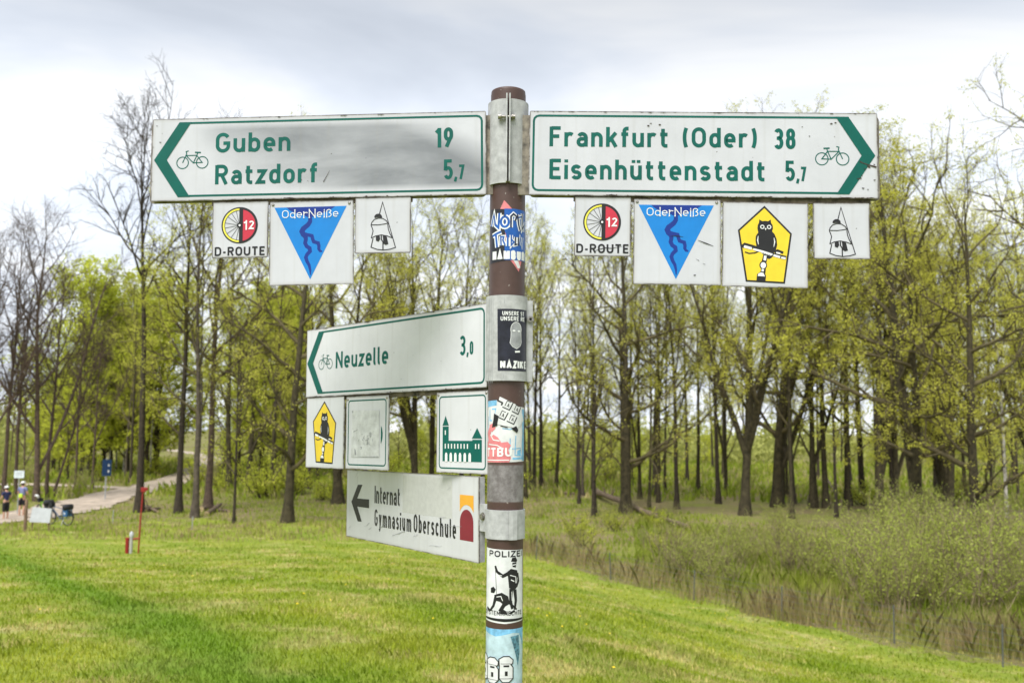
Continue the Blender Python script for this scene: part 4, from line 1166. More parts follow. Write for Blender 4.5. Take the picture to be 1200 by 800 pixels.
# crouching figure
D.fill([(-34, -8), (-26, -4), (-20, -10), (-24, -18), (-34, -18)]); D.fill([(-24, -22), (-6, -16), (8, -24), (12, -40), (2, -46), (-10, -36), (-22, -34)])
D.stroke([(-20, -26), (-26, -46), (-36, -58)], [8, 6, 5]); D.stroke([(-36, -58), (-48, -52)], 6); D.stroke([(2, -38), (-8, -54), (4, -60)], [9, 8, 6]); D.stroke([(8, -36), (30, -54)], [6, 3]); D.stroke([(-10, -60), (6, -62)], 4)
D.fill([(-56, -72), (53, -74), (53, -78), (0, -80), (-56, -76)])
D.build('black_print', M['print_black'], st, fn, wrap=True)
D = Draw(1.0, 0.01); D.stroke([(12, 22), (26, 18), (26, 4)], 1.6); D.stroke([(14, 12), (22, 8)], 2.2); D.stroke([(18, 44), (26, 45)], 2); D.stroke([(-18, -26), (-8, -24), (-4, -34)], 1.6); D.stroke([(16, -14), (17, -34)], 1.2); D.stroke([(-14, 22), (-6, 21)], 1.4); D.stroke([(30, 16), (28, 4)], 1.2); D.build('white_lines', M['print_white'], st, fn, wrap=True)

# 5 pale blue sticker at the bottom
zc = wz(-0.560)
st = sticker('sticker', 'pale blue sticker with outlined 966 figures at the bottom of the pole', zc)
fn = wrapper(PR, zc, FRONT)
sheet(st, PR, zc, [(-58, 112), (58, 112), (58, -120), (-58, -120)], 'sticker_paleblue', h=0.25)
D = Draw(0.5, 0.01); D.fill([(-58, 112), (58, 112), (58, 98), (20, 104), (-20, 96), (-58, 104)]); D.fill([(38, 100), (58, 102), (58, 60), (50, 80)]); D.build('blue_rim', M['sticker_lightblue'], st, fn, wrap=True)
D = Draw(0.8, 0.01); D.fill([(14, 96), (36, 98), (40, 60), (34, 30), (26, 60)]); D.fill([(22, -40), (38, -30), (38, -118), (10, -118)]); D.build('dark_speckle', M['sticker_teal'], st, fn, wrap=True)
for cx, dy, k in ((-58, 4, 0), (-29, 0, 1), (3, 4, 2)):
    D = Draw(1.0 + k * .5, 0.01); q = [(cx - 14, 44 + dy), (cx - 4, 50 + dy), (cx + 8, 50 + dy), (cx + 17, 42 + dy), (cx + 16, 34 + dy), (cx + 12, 32 + dy), (cx + 17, 26 + dy), (cx + 17, 2 + dy), (cx + 8, -6 + dy), (cx - 6, -6 + dy), (cx - 13, 2 + dy), (cx - 13, 30 + dy)]
    D.fill(q); D.build('figure_fill', M['sticker_white'], st, fn, wrap=True)
    D = Draw(1.2 + k * .5, 0.01); D.stroke(q, 2.2, True); D.fill([(cx - 1, 8 + dy), (cx + 5, 8 + dy), (cx + 5, 18 + dy), (cx - 1, 18 + dy)]); D.fill([(cx - 4, 27 + dy), (cx + 8, 27 + dy), (cx + 8, 31 + dy), (cx - 4, 31 + dy)]); D.stroke([(cx - 12, 2 + dy), (cx + 15, 2 + dy)], 1); D.stroke([(cx - 10, 34 + dy), (cx + 12, 34 + dy)], 1); D.build('figure_outline', M['print_black'], st, fn, wrap=True)
D = Draw(0.9, 0.01); D.fill([(2, -14), (26, -4), (24, -26), (8, -34), (-4, -24)]); D.build('pink_spot', M['sticker_magenta'], st, fn, wrap=True)
D = Draw(1.2, 0.01)
for x in (4, 9, 14, 19): D.stroke([(x, -14), (x, -24)], 1.8)
D.build('spot_lettering', M['print_white'], st, fn, wrap=True)

# ------------------------------------------------------------------ trees
class Wood:
    """collects tapering tubes as numpy arrays"""
    def __init__(s): s.V = []; s.F = []; s.n = 0
    def tube(s, P, R, k):
        m = len(P)
        T = np.empty_like(P); T[1:-1] = P[2:] - P[:-2]; T[0] = P[1] - P[0]; T[-1] = P[-1] - P[-2]
        T /= np.linalg.norm(T, axis=1)[:, None] + 1e-9
        ref = np.array([0.31, 0.95, 0.05]) if abs(T[0, 1]) < 0.8 else np.array([0.95, 0.1, 0.31])
        A = ref - T * (T @ ref)[:, None]; A /= np.linalg.norm(A, axis=1)[:, None] + 1e-9
        B = np.cross(T, A)
        ang = np.arange(k) * (2 * np.pi / k)
        V = P[:, None, :] + R[:, None, None] * (np.cos(ang)[None, :, None] * A[:, None, :] + np.sin(ang)[None, :, None] * B[:, None, :])
        i = np.arange(m * k).reshape(m, k); j = np.roll(i, -1, 1)
        F = np.stack([i[:-1], j[:-1], j[1:], i[1:]], -1).reshape(-1, 4) + s.n
        s.V.append(V.reshape(-1, 3)); s.F.append(F); s.n += m * k
    def mesh(s, name):
        return np_mesh(name, np.concatenate(s.V), np.concatenate(s.F), smooth=True)

def walk(rng, p, d, L, n, wander, up, droop=0.0):
    P = np.empty((n + 1, 3)); P[0] = p
    d = d / np.linalg.norm(d); st = L / n
    J = rng.normal(0, wander, (n, 3))
    for i in range(n):
        d = d + J[i]; d[2] += up - droop * i / n
        d = d / math.sqrt(d[0] * d[0] + d[1] * d[1] + d[2] * d[2])
        P[i + 1] = P[i] + d * st
    return P

def interp(P, t):
    f = t * (len(P) - 1); i = min(int(f), len(P) - 2); u = f - i
    return P[i] * (1 - u) + P[i + 1] * u, P[i + 1] - P[i]

def side_dir(rng, axis, az, ang):
    a = axis / (np.linalg.norm(axis) + 1e-9)
    r = np.array([0, 0, 1.0]) if abs(a[2]) < 0.9 else np.array([1.0, 0, 0])
    u = np.cross(a, r); u /= np.linalg.norm(u); v = np.cross(a, u)
    return a * math.cos(ang) + (u * math.cos(az) + v * math.sin(az)) * math.sin(ang)

def leaf_mesh(name, rng, C, size, droopy=0.0):
    """diamond leaves round the points C"""
    n = len(C)
    a = rng.normal(size=(n, 3)); a[:, 2] -= droopy; a /= np.linalg.norm(a, axis=1)[:, None]
    b = rng.normal(size=(n, 3)); b -= a * (a * b).sum(1)[:, None]; b /= np.linalg.norm(b, axis=1)[:, None]
    s = size * rng.uniform(0.6, 1.35, (n, 1))
    V = np.stack([C - a * s * .5, C + b * s * .34, C + a * s * .5, C - b * s * .34], 1).reshape(-1, 3)
    return np_mesh(name, V, np.arange(4 * n).reshape(-1, 4))

def grow(seed, H=18.0, r0=0.2, first=0.3, n1=16, len1=0.32, ang=(70, 25), n2=7, n3=6, twig=0.9, wander=0.05, up=0.05,
         leaves=3, leaf=0.11, trunk_wander=0.012, forks=0, lean=(0, 0), sub4=0, leaf_from=0.0, spread=0.25, low_limbs=0, tk=1.0):
    rng = np.random.default_rng(seed)
    tr, br, LP = Wood(), Wood(), []
    mains = []
    P = walk(rng, np.array([0, 0, -0.15]), np.array([lean[0], lean[1], 1.0]), H, 16, trunk_wander, 0.01)
    t = np.linspace(0, 1, 17)
    R = r0 * (1 - t) ** 0.75 + 0.012; R[0] *= 1.75; R[1] *= 1.12
    tr.tube(P, R, 10)
    mains.append((P, R, 1.0, first))
    for f in range(forks):                                     # several stems from near the base
        tt = rng.uniform(0.05, 0.30); q, d = interp(P, tt)
        az = rng.uniform(0, 2 * math.pi)
        dd = side_dir(rng, d, az, rad(rng.uniform(16, 34)))
        L = H * (1 - tt) * rng.uniform(0.75, 0.95)
        Q = walk(rng, q, dd, L, 13, trunk_wander * 1.6, 0.035)
        rr = r0 * rng.uniform(0.5, 0.75); RR = rr * (1 - np.linspace(0, 1, 14)) ** 0.75 + 0.012
        tr.tube(Q, RR, 8); mains.append((Q, RR, 0.8, 0.22))
    for (P, R, w, fst) in mains:
        LT = np.linalg.norm(P[-1] - P[0])
        k1 = int(n1 * (1.0 if w == 1.0 else 0.6)); az = rng.uniform(0, 6.28)
        ts = list(fst + (1 - fst) * (np.arange(k1) + rng.uniform(-.35, .35, k1)) / k1)
        if w == 1.0: ts += list(rng.uniform(0.12, fst, low_limbs))
        for tt in ts:
            tt = min(0.985, max(0.05, tt)); q, d = interp(P, tt)
            az += 2.4 + rng.uniform(-.6, .6); u = max(0, (tt - fst) / (1 - fst))
            a = rad(ang[0] + (ang[1] - ang[0]) * u + rng.uniform(-10, 10))
            L = LT * len1 * (0.55 + 0.75 * (u * 4 * (1 - u) * 0.6 + (1 - u) * 0.5)) * rng.uniform(0.7, 1.2)
            rb = min(np.interp(tt, np.linspace(0, 1, len(R)), R) * 0.6, L * 0.022 + 0.012)
            B = walk(rng, q, side_dir(rng, d, az, a), L, 9, wander * 1.4, up)
            br.tube(B, rb * (1 - np.linspace(0, 1, 10)) ** 0.8 + 0.008 * tk, 6)
            for j in range(n2):
                t2 = 0.22 + 0.76 * (j + rng.uniform(0, 1)) / n2; q2, d2 = interp(B, min(t2, .99))
                L2 = L * (0.55 - 0.28 * t2) * rng.uniform(0.6, 1.25)
                B2 = walk(rng, q2, side_dir(rng, d2, rng.uniform(0, 6.28), rad(rng.uniform(28, 62))), L2, 5, wander * 2.2, up * 0.9)
                br.tube(B2, (rb * 0.42) * (1 - np.linspace(0, 1, 6)) ** 0.8 + 0.006 * tk, 4)
                for k in range(n3):
                    t3 = 0.15 + 0.85 * (k + rng.uniform(0, 1)) / n3; q3, d3 = interp(B2, min(t3, .99))
                    L3 = twig * rng.uniform(0.45, 1.3)
                    B3 = walk(rng, q3, side_dir(rng, d3, rng.uniform(0, 6.28), rad(rng.uniform(20, 60))), L3, 3, wander * 3, up * 0.7)
                    br.tube(B3, tk * np.array([0.009, 0.0075, 0.006, 0.004]), 3)
                    for m in range(sub4):
                        q4, d4 = interp(B3, rng.uniform(.2, .95))
                        B4 = walk(rng, q4, side_dir(rng, d4, rng.uniform(0, 6.28), rad(rng.uniform(20, 55))), L3 * rng.uniform(.3, .7), 2, wander * 3, up)
                        br.tube(B4, tk * np.array([0.0065, 0.0055, 0.004]), 3)
                    if leaves and B3[-1, 2] > leaf_from * H:
                        if rng.uniform() < 0.35: continue
                        nl = rng.poisson(leaves * 1.5)
                        for kk in range(2):                          # tufts of leaves on the twig
                            c, _ = interp(B3, rng.uniform(0.35, 1))
                            for m in range(nl // 2): LP.append(c + rng.normal(0, spread * 0.30, 3))
    foliage = leaf_mesh('foliage', rng, np.array(LP), leaf, 0.3) if LP else None
    return tr.mesh('trunk'), br.mesh('branches'), foliage

class Kind:
    """one tree model; every placed tree is its own object with its own trunk, branches and foliage parts"""
    def __init__(s, name, bark, leafm, **kw):
        s.name = name; s.H = kw['H']; s.r0 = kw.get('r0', 0.2)
        s.trunk, s.branches, s.foliage = grow(**kw)
        s.trunk.materials.append(M[bark]); s.branches.materials.append(M['twig' if leafm else bark])
        if s.foliage: s.foliage.materials.append(M[leafm])
    def put(s, loc, height, rz, label, group=None, girth=1.0, cat='tree', name=None, tiltx=0.0, tilty=0.0):
        o = empty(name or s.name, (loc[0], loc[1], loc[2])); k = height / s.H
        o.scale = (k * girth, k * girth, k); o.rotation_euler = (tilty, tiltx, rz)
        tag(o, label, cat, group)
        for nm, me in (('trunk', s.trunk), ('branches', s.branches), ('foliage', s.foliage)):
            if me is None: continue
            c = bpy.data.objects.new(nm, me); COL.objects.link(c); c.parent = o
        return o

K = {}
K['tall'] = Kind('bare_tree', 'bark', None, tk=1.5, seed=11, H=26, r0=0.25, first=0.57, n1=15, len1=0.27, ang=(48, 18), n2=9, n3=7, twig=0.9, wander=0.05, up=0.05, leaves=0, sub4=1)
for i in range(4):
    K['bare%d' % i] = Kind('bare_tree', 'bark_brown', None, tk=1.1, seed=20 + i, H=19, r0=0.17, first=0.36, n1=15, len1=0.22, ang=(46, 20), n2=7, n3=6, twig=0.9, wander=0.05, up=0.07, leaves=0, sub4=1, forks=(1, 0, 2, 0)[i], trunk_wander=0.02)
for i in range(5):
    K['slim%d' % i] = Kind('deciduous_tree', ('bark', 'bark_grey', 'bark_moss', 'bark', 'bark_moss')[i], 'leaf_spring', seed=40 + i, H=19, r0=0.17, first=0.44, n1=15, len1=0.22, ang=(52, 22), n2=6, n3=6,
                         twig=0.95, wander=0.06, up=0.05, leaves=(11, 14, 12, 15, 12)[i], leaf=0.09, spread=0.4, forks=(0, 1, 0, 0, 1)[i], trunk_wander=0.018, low_limbs=1)
for i in range(3):
    K['oak%d' % i] = Kind('oak_tree', 'bark_moss', 'leaf_oak', seed=60 + i, H=18, r0=0.30, first=0.30, n1=16, len1=0.32, ang=(78, 26), n2=7, n3=7, twig=0.95, wander=0.085, up=0.035,
                        leaves=(10, 18, 16)[i], leaf=0.092, spread=0.4, forks=(0, 1, 2)[i], trunk_wander=0.022, low_limbs=(4, 2, 2)[i])
for i in range(2):
    K['stems%d' % i] = Kind('multi_stemmed_tree', 'bark_moss', 'leaf_oak', seed=75 + i, H=19, r0=0.27, first=0.30, n1=13, len1=0.27, ang=(58, 22), n2=7, n3=6, twig=0.95, wander=0.07, up=0.05, leaves=15, leaf=0.092, spread=0.4, forks=4, trunk_wander=0.022)
for i in range(2):
    K['birch%d' % i] = Kind('birch_tree', 'bark_birch', 'leaf_green', seed=85 + i, H=15, r0=0.11, first=0.35, n1=16, len1=0.22, ang=(50, 22), n2=6, n3=6, twig=0.9, wander=0.06, up=0.0, leaves=4.5, leaf=0.11)
for i in range(3):
    K['leafy%d' % i] = Kind('leafy_tree', 'bark', 'leaf_green', seed=95 + i, H=13, r0=0.13, first=0.12, n1=20, len1=0.30, ang=(70, 25), n2=8, n3=6, twig=0.9, wander=0.07, up=0.04, leaves=12, leaf=0.17, spread=0.5)
for i in range(3):
    if i < 2: K['near%d' % i] = Kind('overhanging_tree', 'bark_moss', 'leaf_oak', seed=130 + i, H=17, r0=0.22, first=0.30, n1=15, len1=0.27, ang=(62, 26), n2=7, n3=7, twig=0.9, wander=0.07, up=0.02, leaves=13, leaf=0.066, spread=0.3)
    K['young%d' % i] = Kind('young_tree', 'bark', 'leaf_spring', seed=110 + i, H=9, r0=0.07, first=0.25, n1=14, len1=0.24, ang=(55, 25), n2=5, n3=5, twig=0.6, wander=0.07, up=0.04, leaves=2.4, leaf=0.10)

rnd = random.Random(77)
def tree(kind, px, py, height, label, group=None, r=None, rz=None, dist=None, tiltx=0.0, **kw):
    loc = at(px, dist) if dist else ground_at(px, py)
    k = K[kind]
    girth = 1.0
    girth = 0.86
    if r: girth = 0.86 * (0.5 + 0.5 * r / (k.r0 * height / k.H))
    return k.put(loc, height, rnd.uniform(0, 6.28) if rz is None else rz, label, group, girth=girth, tiltx=tiltx, **kw)

WL, WM, WR = 'bare trees at the left edge', 'trees behind the signs on the left', 'trees of the right hand wood'
# left: bare brown trees behind the cyclists
tree('bare1', 3, 588, 16.5, 'bare brown tree at the extreme left edge behind the person in navy', WL)
tree('bare0', 18, 583, 14.5, 'bare forked tree right behind the small white sign', WL)
tree('bare2', 42, 587, 17.2, 'tallest bare tree behind the loaded bicycles', WL, r=.24)
tree('bare3', 54, 582, 15.0, 'bare thin tree just right of the tallest one behind the bicycles', WL)
tree('bare1', 62, 582, 11.5, 'bare thin tree leaning right, behind the loaded bicycles', WL, tiltx=rad(13))
tree('bare3', 88, 574, 12.0, 'slim bare tree between the bicycles and the blue sign', WL)
tree('bare0', 108, 572, 11.0, 'low bare tree just left of the blue road sign', WL)
tree('bare2', -22, 590, 16, 'bare brown tree cut off by the left edge', WL)
tree('tall', 163, 600, 20.8, 'very tall straight bare tree beside the gravel track, taller than the signs', None, r=.25, rz=0.6)
# middle left
tree('slim3', 209, 601, 17.5, 'thin leafing tree right of the very tall bare tree', WM, r=.23)
tree('slim1', 228, 606, 17.0, 'grey trunked leafing tree next to the log heap', WM, r=.21)
tree('bare3', 244, 596, 20.5, 'dark trunked tree left of where the track vanishes', WM, r=.26)
tree('slim2', 268, 571, 20.0, 'dark tree right of where the track vanishes', WM, r=.27)
tree('young0', 274, 613, 9.5, 'thin young tree in front of the wood, in front of the track end', WM)
tree('slim4', 291, 566, 21.0, 'mossy tree set back left of the Neuzelle sign', WM, r=.30)
tree('oak0', 337, 612, 17.5, 'curved dark tree left of the Neuzelle sign with a broad foot', WM, r=.23, tiltx=rad(3))
tree('oak1', 396, 590, 19.0, 'thick trunk showing below the owl plate of the Neuzelle sign', WM, r=.33)
tree('slim0', 318, 574, 18.0, 'slim tree between the mossy tree and the curved dark tree', WM)
tree('slim3', 362, 572, 18.5, 'slim tree behind the tip of the Neuzelle sign', WM)
tree('slim1', 428, 578, 20.0, 'tree behind the foil covered plate', WM)
tree('slim2', 446, 570, 18.0, 'slim tree behind the right rim of the foil covered plate', WM)
tree('stems0', 486, 584, 19.0, 'tree seen in the gap between foil plate and castle plate, left of two', WM)
tree('slim4', 505, 582, 19.5, 'tree seen in the gap between foil plate and castle plate, right of two', WM, r=.25)
tree('slim0', 540, 580, 19.0, 'tree behind the castle plate', WM)
tree('slim1', 566, 578, 18.0, 'tree hidden behind the left edge of the pole', WM)
# right
tree('slim3', 626, 576, 17.5, 'slim tree right beside the pole, left of a pair', WR)
tree('slim0', 634, 574, 18.5, 'slim tree right beside the pole, right of a pair', WR)
tree('slim2', 652, 572, 17.0, 'slim tree under the gap left of the Frankfurt D-ROUTE plate', WR)
tree('young1', 676, 578, 11.0, 'thin young tree left of the spreading oak', WR)
tree('young2', 695, 606, 8.5, 'thin dead looking stem with thick foot left of the spreading oak', WR, r=.14)
tree('oak0', 733, 601, 17.0, 'spreading oak with long low branches under the right OderNei\u00dfe plate', WR, r=.34, rz=2.0)
tree('slim4', 750, 584, 16.0, 'leaning slim tree just right of the spreading oak', WR, tiltx=rad(6))
tree('slim1', 768, 580, 18.0, 'straight tree second right of the spreading oak', WR, r=.24)
tree('slim3', 793, 596, 17.0, 'slim tree under the gap between OderNei\u00dfe and owl plates', WR)
tree('slim2', 818, 578, 17.5, 'slim tree set back left of the leaning fork tree', WR)
tree('slim0', 842, 590, 18.0, 'dark slim tree under the left edge of the right owl plate', WR)
tree('stems1', 873, 604, 20.5, 'tall dark tree under the right owl plate', WR, r=.26)
tree('oak2', 911, 594, 21.0, 'big low forked tree under the right owl plate with many stems', WR, r=.34, rz=0.9)
tree('slim1', 929, 590, 19.5, 'tree close right of the big forked tree', WR, r=.2)
tree('slim4', 952, 595, 20.0, 'left trunk of the pair under the right bell plate', WR, r=.22)
tree('slim2', 968, 595, 19.0, 'right trunk of the pair under the right bell plate', WR, r=.22)
tree('slim3', 994, 592, 20.5, 'slim tree under the right end of the Frankfurt sign', WR, r=.25)
tree('slim0', 1012, 590, 19.0, 'thin tree just beyond the right end of the Frankfurt sign', WR)
tree('stems0', 1031, 609, 18.5, 'crooked several stemmed tree above the willow shrubs', WR, r=.24)
tree('slim4', 1050, 608, 18.0, 'curved tree between the crooked and the thick mossy tree', WR, r=.24)
tree('oak1', 1078, 638, 16.0, 'thick mossy oak above the shrubs right of the signs, yellowish crown', WR, r=.36, rz=4.1)
tree('oak2', 1104, 600, 15.0, 'oak set back right of the thick mossy oak', WR)
tree('oak0', 1144, 652, 14.0, 'crooked oak near the right edge among shrubs', WR, r=.22, rz=1.0)
tree('birch0', 1180, 606, 14.0, 'white stemmed birch close to the right edge', WR)
tree('oak2', 1225, 600, 17.0, 'leafy tree cut off by the right edge', WR)
tree('near0', 1300, 0, 15.0, 'near leafy tree reaching in from the upper right corner', None, dist=27.0)
tree('near1', 1400, 0, 18.5, 'large near tree outside the right edge with twigs hanging into the upper right corner', None, dist=25.0)
for px, d, k, h in ((133, 92, 'birch0', 12), (141, 96, 'birch1', 12.5), (150, 90, 'birch1', 11.0), (181, 88, 'birch0', 11.5)):
    loc = at(px, d); K[k].put(loc, h, rnd.uniform(0, 6), 'pale birch stem in the leafy thicket behind the blue sign', 'pale birches behind the track')
n_ = 0
while n_ < 34:                                               # second row of slim trunks right of the pole
    px = rnd.uniform(606, 1250); d = rnd.uniform(50, 74); loc = at(px, d)
    if tfoot(loc.x, loc.y) < 1.6: continue
    K[rnd.choice(('slim0', 'slim1', 'slim2', 'slim3', 'slim4', 'young1', 'oak1' if px > 1000 else 'slim2'))].put(loc, rnd.uniform(13, 18), rnd.uniform(0, 6.28), 'slim tree in the second row right of the pole', 'second row of slim trees right of the pole', girth=0.72)
    n_ += 1
# leafy small trees behind the track, left
n_ = 0
for i in range(38):
    px = rnd.uniform(60, 345); d = rnd.uniform(74, 104)
    loc = at(px, d)
    if path_dist(loc.x, loc.y) < 3.5: continue
    h = rnd.uniform(12, 18.5) if px > 95 else rnd.uniform(6, 10)
    K['leafy%d' % rnd.randrange(3)].put(loc, h, rnd.uniform(0, 6), 'bright yellow green leafy tree in the thicket behind the track', 'leafy trees behind the track')
for i in range(24):
    px = rnd.uniform(330, 1240); d = rnd.uniform(95, 135); loc = at(px, d)
    K['leafy%d' % rnd.randrange(3)].put(loc, rnd.uniform(3.5, 6.0), rnd.uniform(0, 6), 'low pale green leafy tree far back between the trunks', 'low leafy trees far back in the wood')
# slim trunks deep in the wood
n_ = 0
for i in range(400):
    px = rnd.uniform(-60, 1260); d = rnd.uniform(58, 120)
    if px < 330 and d < 66: continue
    loc = at(px, d)
    if path_dist(loc.x, loc.y) < 2.6: continue
    if px < 120: k = 'bare%d' % rnd.randrange(4); h = rnd.uniform(9, 13)
    else: k = rnd.choice(('slim0', 'slim1', 'slim2', 'slim3', 'slim4', 'young0', 'young1', 'young2', 'slim0')); h = rnd.uniform(14, 19) if k[0] == 's' else rnd.uniform(7, 12)
    if 120 < px < 330: h *= 0.85
    K[k].put(loc, h, rnd.uniform(0, 6.28), 'bare slim tree deep in the wood at the left' if px < 120 else 'slim leafing tree deep in the wood behind the front row', 'bare trees deep in the wood' if px < 120 else 'slim trees deep in the wood', girth=0.85)
    n_ += 1
    if n_ >= 66: break

# ------------------------------------------------------------------ shrubs
ORD = ['first', 'second', 'third', 'fourth', 'fifth', 'sixth', 'seventh', 'eighth', 'ninth', 'tenth', 'eleventh', 'twelfth', 'thirteenth', 'fourteenth', 'fifteenth', 'sixteenth', 'seventeenth', 'eighteenth', 'nineteenth', 'twentieth'] + ['twenty-' + w for w in ('first', 'second', 'third', 'fourth', 'fifth', 'sixth', 'seventh', 'eighth', 'ninth')]
ZONES = [(-200, 100, 'left of the blue road sign'), (100, 250, 'between blue road sign and track end'), (250, 390, 'between track end and Neuzelle sign'), (390, 592, 'behind the Neuzelle sign and its plates'),
         (592, 735, 'between pole and spreading oak'), (735, 846, 'between spreading oak and right owl plate'), (846, 950, 'below the right owl plate'), (950, 1050, 'below the right bell plate'), (1050, 1115, 'between right bell plate and crooked oak'), (1115, 1165, 'around the crooked oak'), (1165, 1600, 'at the right edge')]
def number_labels(groups, text):
    """copies that look alike are told apart by their order from the left between landmarks"""
    cells = {}
    for o in COL.objects:
        if o.parent is None and o.get('group') in groups:
            px = 600 + FPX * o.location.x / o.location.y
            for a, b, z in ZONES:
                if a <= px < b: cells.setdefault(z, []).append((px, o)); break
    for z, L in cells.items():
        L.sort(key=lambda t: t[0])
        for i, (px, o) in enumerate(L):
            o['label'] = ('%s %s' % (text, z)) if len(L) == 1 else ('%s %s from left, %s' % (ORD[min(i, 28)], text, z))
def grow_shrub(seed, H=2.6, stems=14, spread=0.55, leaves=9, leaf=0.06, lean=35):
    rng = np.random.default_rng(seed); wd = Wood(); LP = []
    for i in range(stems):
        az = rng.uniform(0, 6.28); a = rad(rng.uniform(3, lean)); d = np.array([math.sin(a) * math.cos(az), math.sin(a) * math.sin(az), math.cos(a)])
        p = np.array([rng.normal(0, spread * .3), rng.normal(0, spread * .3), -0.05]); L = H * rng.uniform(.6, 1.08)
        P = walk(rng, p, d, L, 6, 0.07, 0.02); wd.tube(P, 0.018 * (1 - np.linspace(0, 1, 7)) + 0.004, 4)
        for j in range(9):
            q, dd = interp(P, 0.15 + 0.84 * rng.uniform()); L2 = H * rng.uniform(.12, .34)
            B = walk(rng, q, side_dir(rng, dd, rng.uniform(0, 6.28), rad(rng.uniform(20, 50))), L2, 3, 0.08, 0.03); wd.tube(B, np.array([.007, .006, .005, .003]), 3)
            for m in range(rng.poisson(leaves)):
                c, _ = interp(B, rng.uniform(0.1, 1)); LP.append(c + rng.normal(0, 0.06, 3))
    return wd.mesh('stems'), leaf_mesh('foliage', rng, np.array(LP), leaf, 0.2)
M['shrub_stem'] = simple('shrub_stem', (0.26, 0.21, 0.12), 0.9, var=0.3, scale=3)
SH = {}
for i in range(4):
    a, b = grow_shrub(200 + i, 2.7, 17, 1.3, 13, 0.06, 44); a.materials.append(M['shrub_stem']); b.materials.append(M['leaf_willow']); SH['willow%d' % i] = (a, b, 2.7)
for i in range(2):
    a, b = grow_shrub(210 + i, 1.6, 14, .6, 9, 0.075, 45); a.materials.append(M['bark']); b.materials.append(M['leaf_green']); SH['bush%d' % i] = (a, b, 1.6)
for i in range(2):
    a, b = grow_shrub(215 + i, 2.4, 17, 1.1, 3.0, 0.055, 38); a.materials.append(M['shrub_stem']); b.materials.append(M['leaf_willow']); SH['brush%d' % i] = (a, b, 2.4)
def shrub(k, loc, h, label, group, name='shrub', wide=1.0):
    a, b, H = SH[k]; o = empty(name, loc, rnd.uniform(0, 6.28)); s = h / H; o.scale = (s * wide, s * wide, s); tag(o, label, 'shrub', group)
    for nm, me in (('stems', a), ('foliage', b)):
        c = bpy.data.objects.new(nm, me); COL.objects.link(c); c.parent = o
    return o
GW = 'grey green willow shrubs behind the wire fence'
n_ = 0
for i in range(150):
    px = rnd.uniform(740, 1222); base = rnd.uniform(615, 690) if px < 1000 else rnd.uniform(625, 720)
    base = max(base, 690 - (px - 760) * 0.35) if px < 900 else base
    loc = ground_at(px, base)
    if tfoot(loc.x, loc.y) < 1.09: continue
    k = rnd.choice(('willow0', 'willow1', 'willow2', 'willow3', 'willow1', 'brush0', 'brush1'))
    shrub(k, loc, rnd.uniform(0.8, 2.0) + (0.7 if px > 1000 else 0), 'grey green willow shrub growing behind the wire fence' if k[0] == 'w' else 'brown twiggy shrub with few leaves behind the wire fence', GW if k[0] == 'w' else 'twiggy brown shrubs behind the wire fence', 'willow_shrub' if k[0] == 'w' else 'twiggy_shrub', wide=rnd.uniform(1.0, 1.4))
    n_ += 1
    if n_ >= 60: break
for i in range(12):
    px = rnd.uniform(625, 800); loc = ground_at(px, rnd.uniform(598, 650))
    shrub(rnd.choice(('bush0', 'brush0', 'brush1', 'willow2')), loc, rnd.uniform(0.7, 1.3), 'small thin shrub in the dry grass under the spreading oak', 'small shrubs under the spreading oak')
for i in range(64):
    px = rnd.uniform(-20, 1240); d = rnd.uniform(58, 100); loc = at(px, d)
    if path_dist(loc.x, loc.y) < 2.5: continue
    shrub(rnd.choice(('bush0', 'bush1', 'willow0', 'brush0', 'brush1')), loc, rnd.uniform(1.0, 2.6), 'low bush on the floor of the wood among the trunks', 'undergrowth bushes among the trunks', wide=rnd.uniform(1, 1.6))
for px, py, h in ((395, 588, 1.5), (375, 586, 1.2), (318, 580, 1.6), (300, 578, 1.3)):
    shrub('bush1', ground_at(px, py), h, 'green bush beside the trunks left of the Neuzelle sign', 'green bushes left of the Neuzelle sign', wide=1.4)

number_labels(['slim trees deep in the wood'], 'slim tree deep in the wood')
number_labels(['second row of slim trees right of the pole'], 'second row slim tree')
number_labels(['bare trees deep in the wood'], 'bare tree deep in the wood')
number_labels(['leafy trees behind the track'], 'yellow green leafy tree')
number_labels(['low leafy trees far back in the wood'], 'low pale green far tree')
number_labels(['pale birches behind the track'], 'pale birch stem')
number_labels([GW], 'grey green willow shrub')
number_labels(['twiggy brown shrubs behind the wire fence'], 'brown twiggy shrub')
number_labels(['small shrubs under the spreading oak'], 'small thin shrub in dry grass')
number_labels(['undergrowth bushes among the trunks'], 'low bush among the trunks')
number_labels(['green bushes left of the Neuzelle sign'], 'green bush')
# ------------------------------------------------------------------ far wood, grass, reeds, dandelions (nobody could count them)
def far_wood():
    rng = np.random.default_rng(3); C = []
    for i in range(420):
        th = rad(rng.uniform(-40, 40)); d = rng.uniform(108 if th < rad(-8) else 125, 200); x, y = d * math.tan(th), d
        if path_dist(x, y) < 6: continue
        left = th < rad(-14)
        h = 2.0 + rng.gamma(2.0, 1.5) + (rng.uniform(0, 5) if left else 0); w = rng.uniform(2.0, 4.5)
        n = 190
        u = rng.normal(size=(n, 3)); u /= np.linalg.norm(u, axis=1)[:, None]; u *= rng.uniform(0.45, 1.0, (n, 1))
        C.append(np.array([x, y, FOOT + h * .5]) + u * np.array([w, w, h * .55]))
    C = np.concatenate(C); C[:, 2] = np.maximum(C[:, 2], FOOT + 0.1)
    me = leaf_mesh('far_wood', rng, C, 0.62)
    tag(link_mesh('far_wood', me, M['leaf_far']), 'pale green belt of far bushes and saplings behind the wood', 'woodland', kind='stuff')
far_wood()

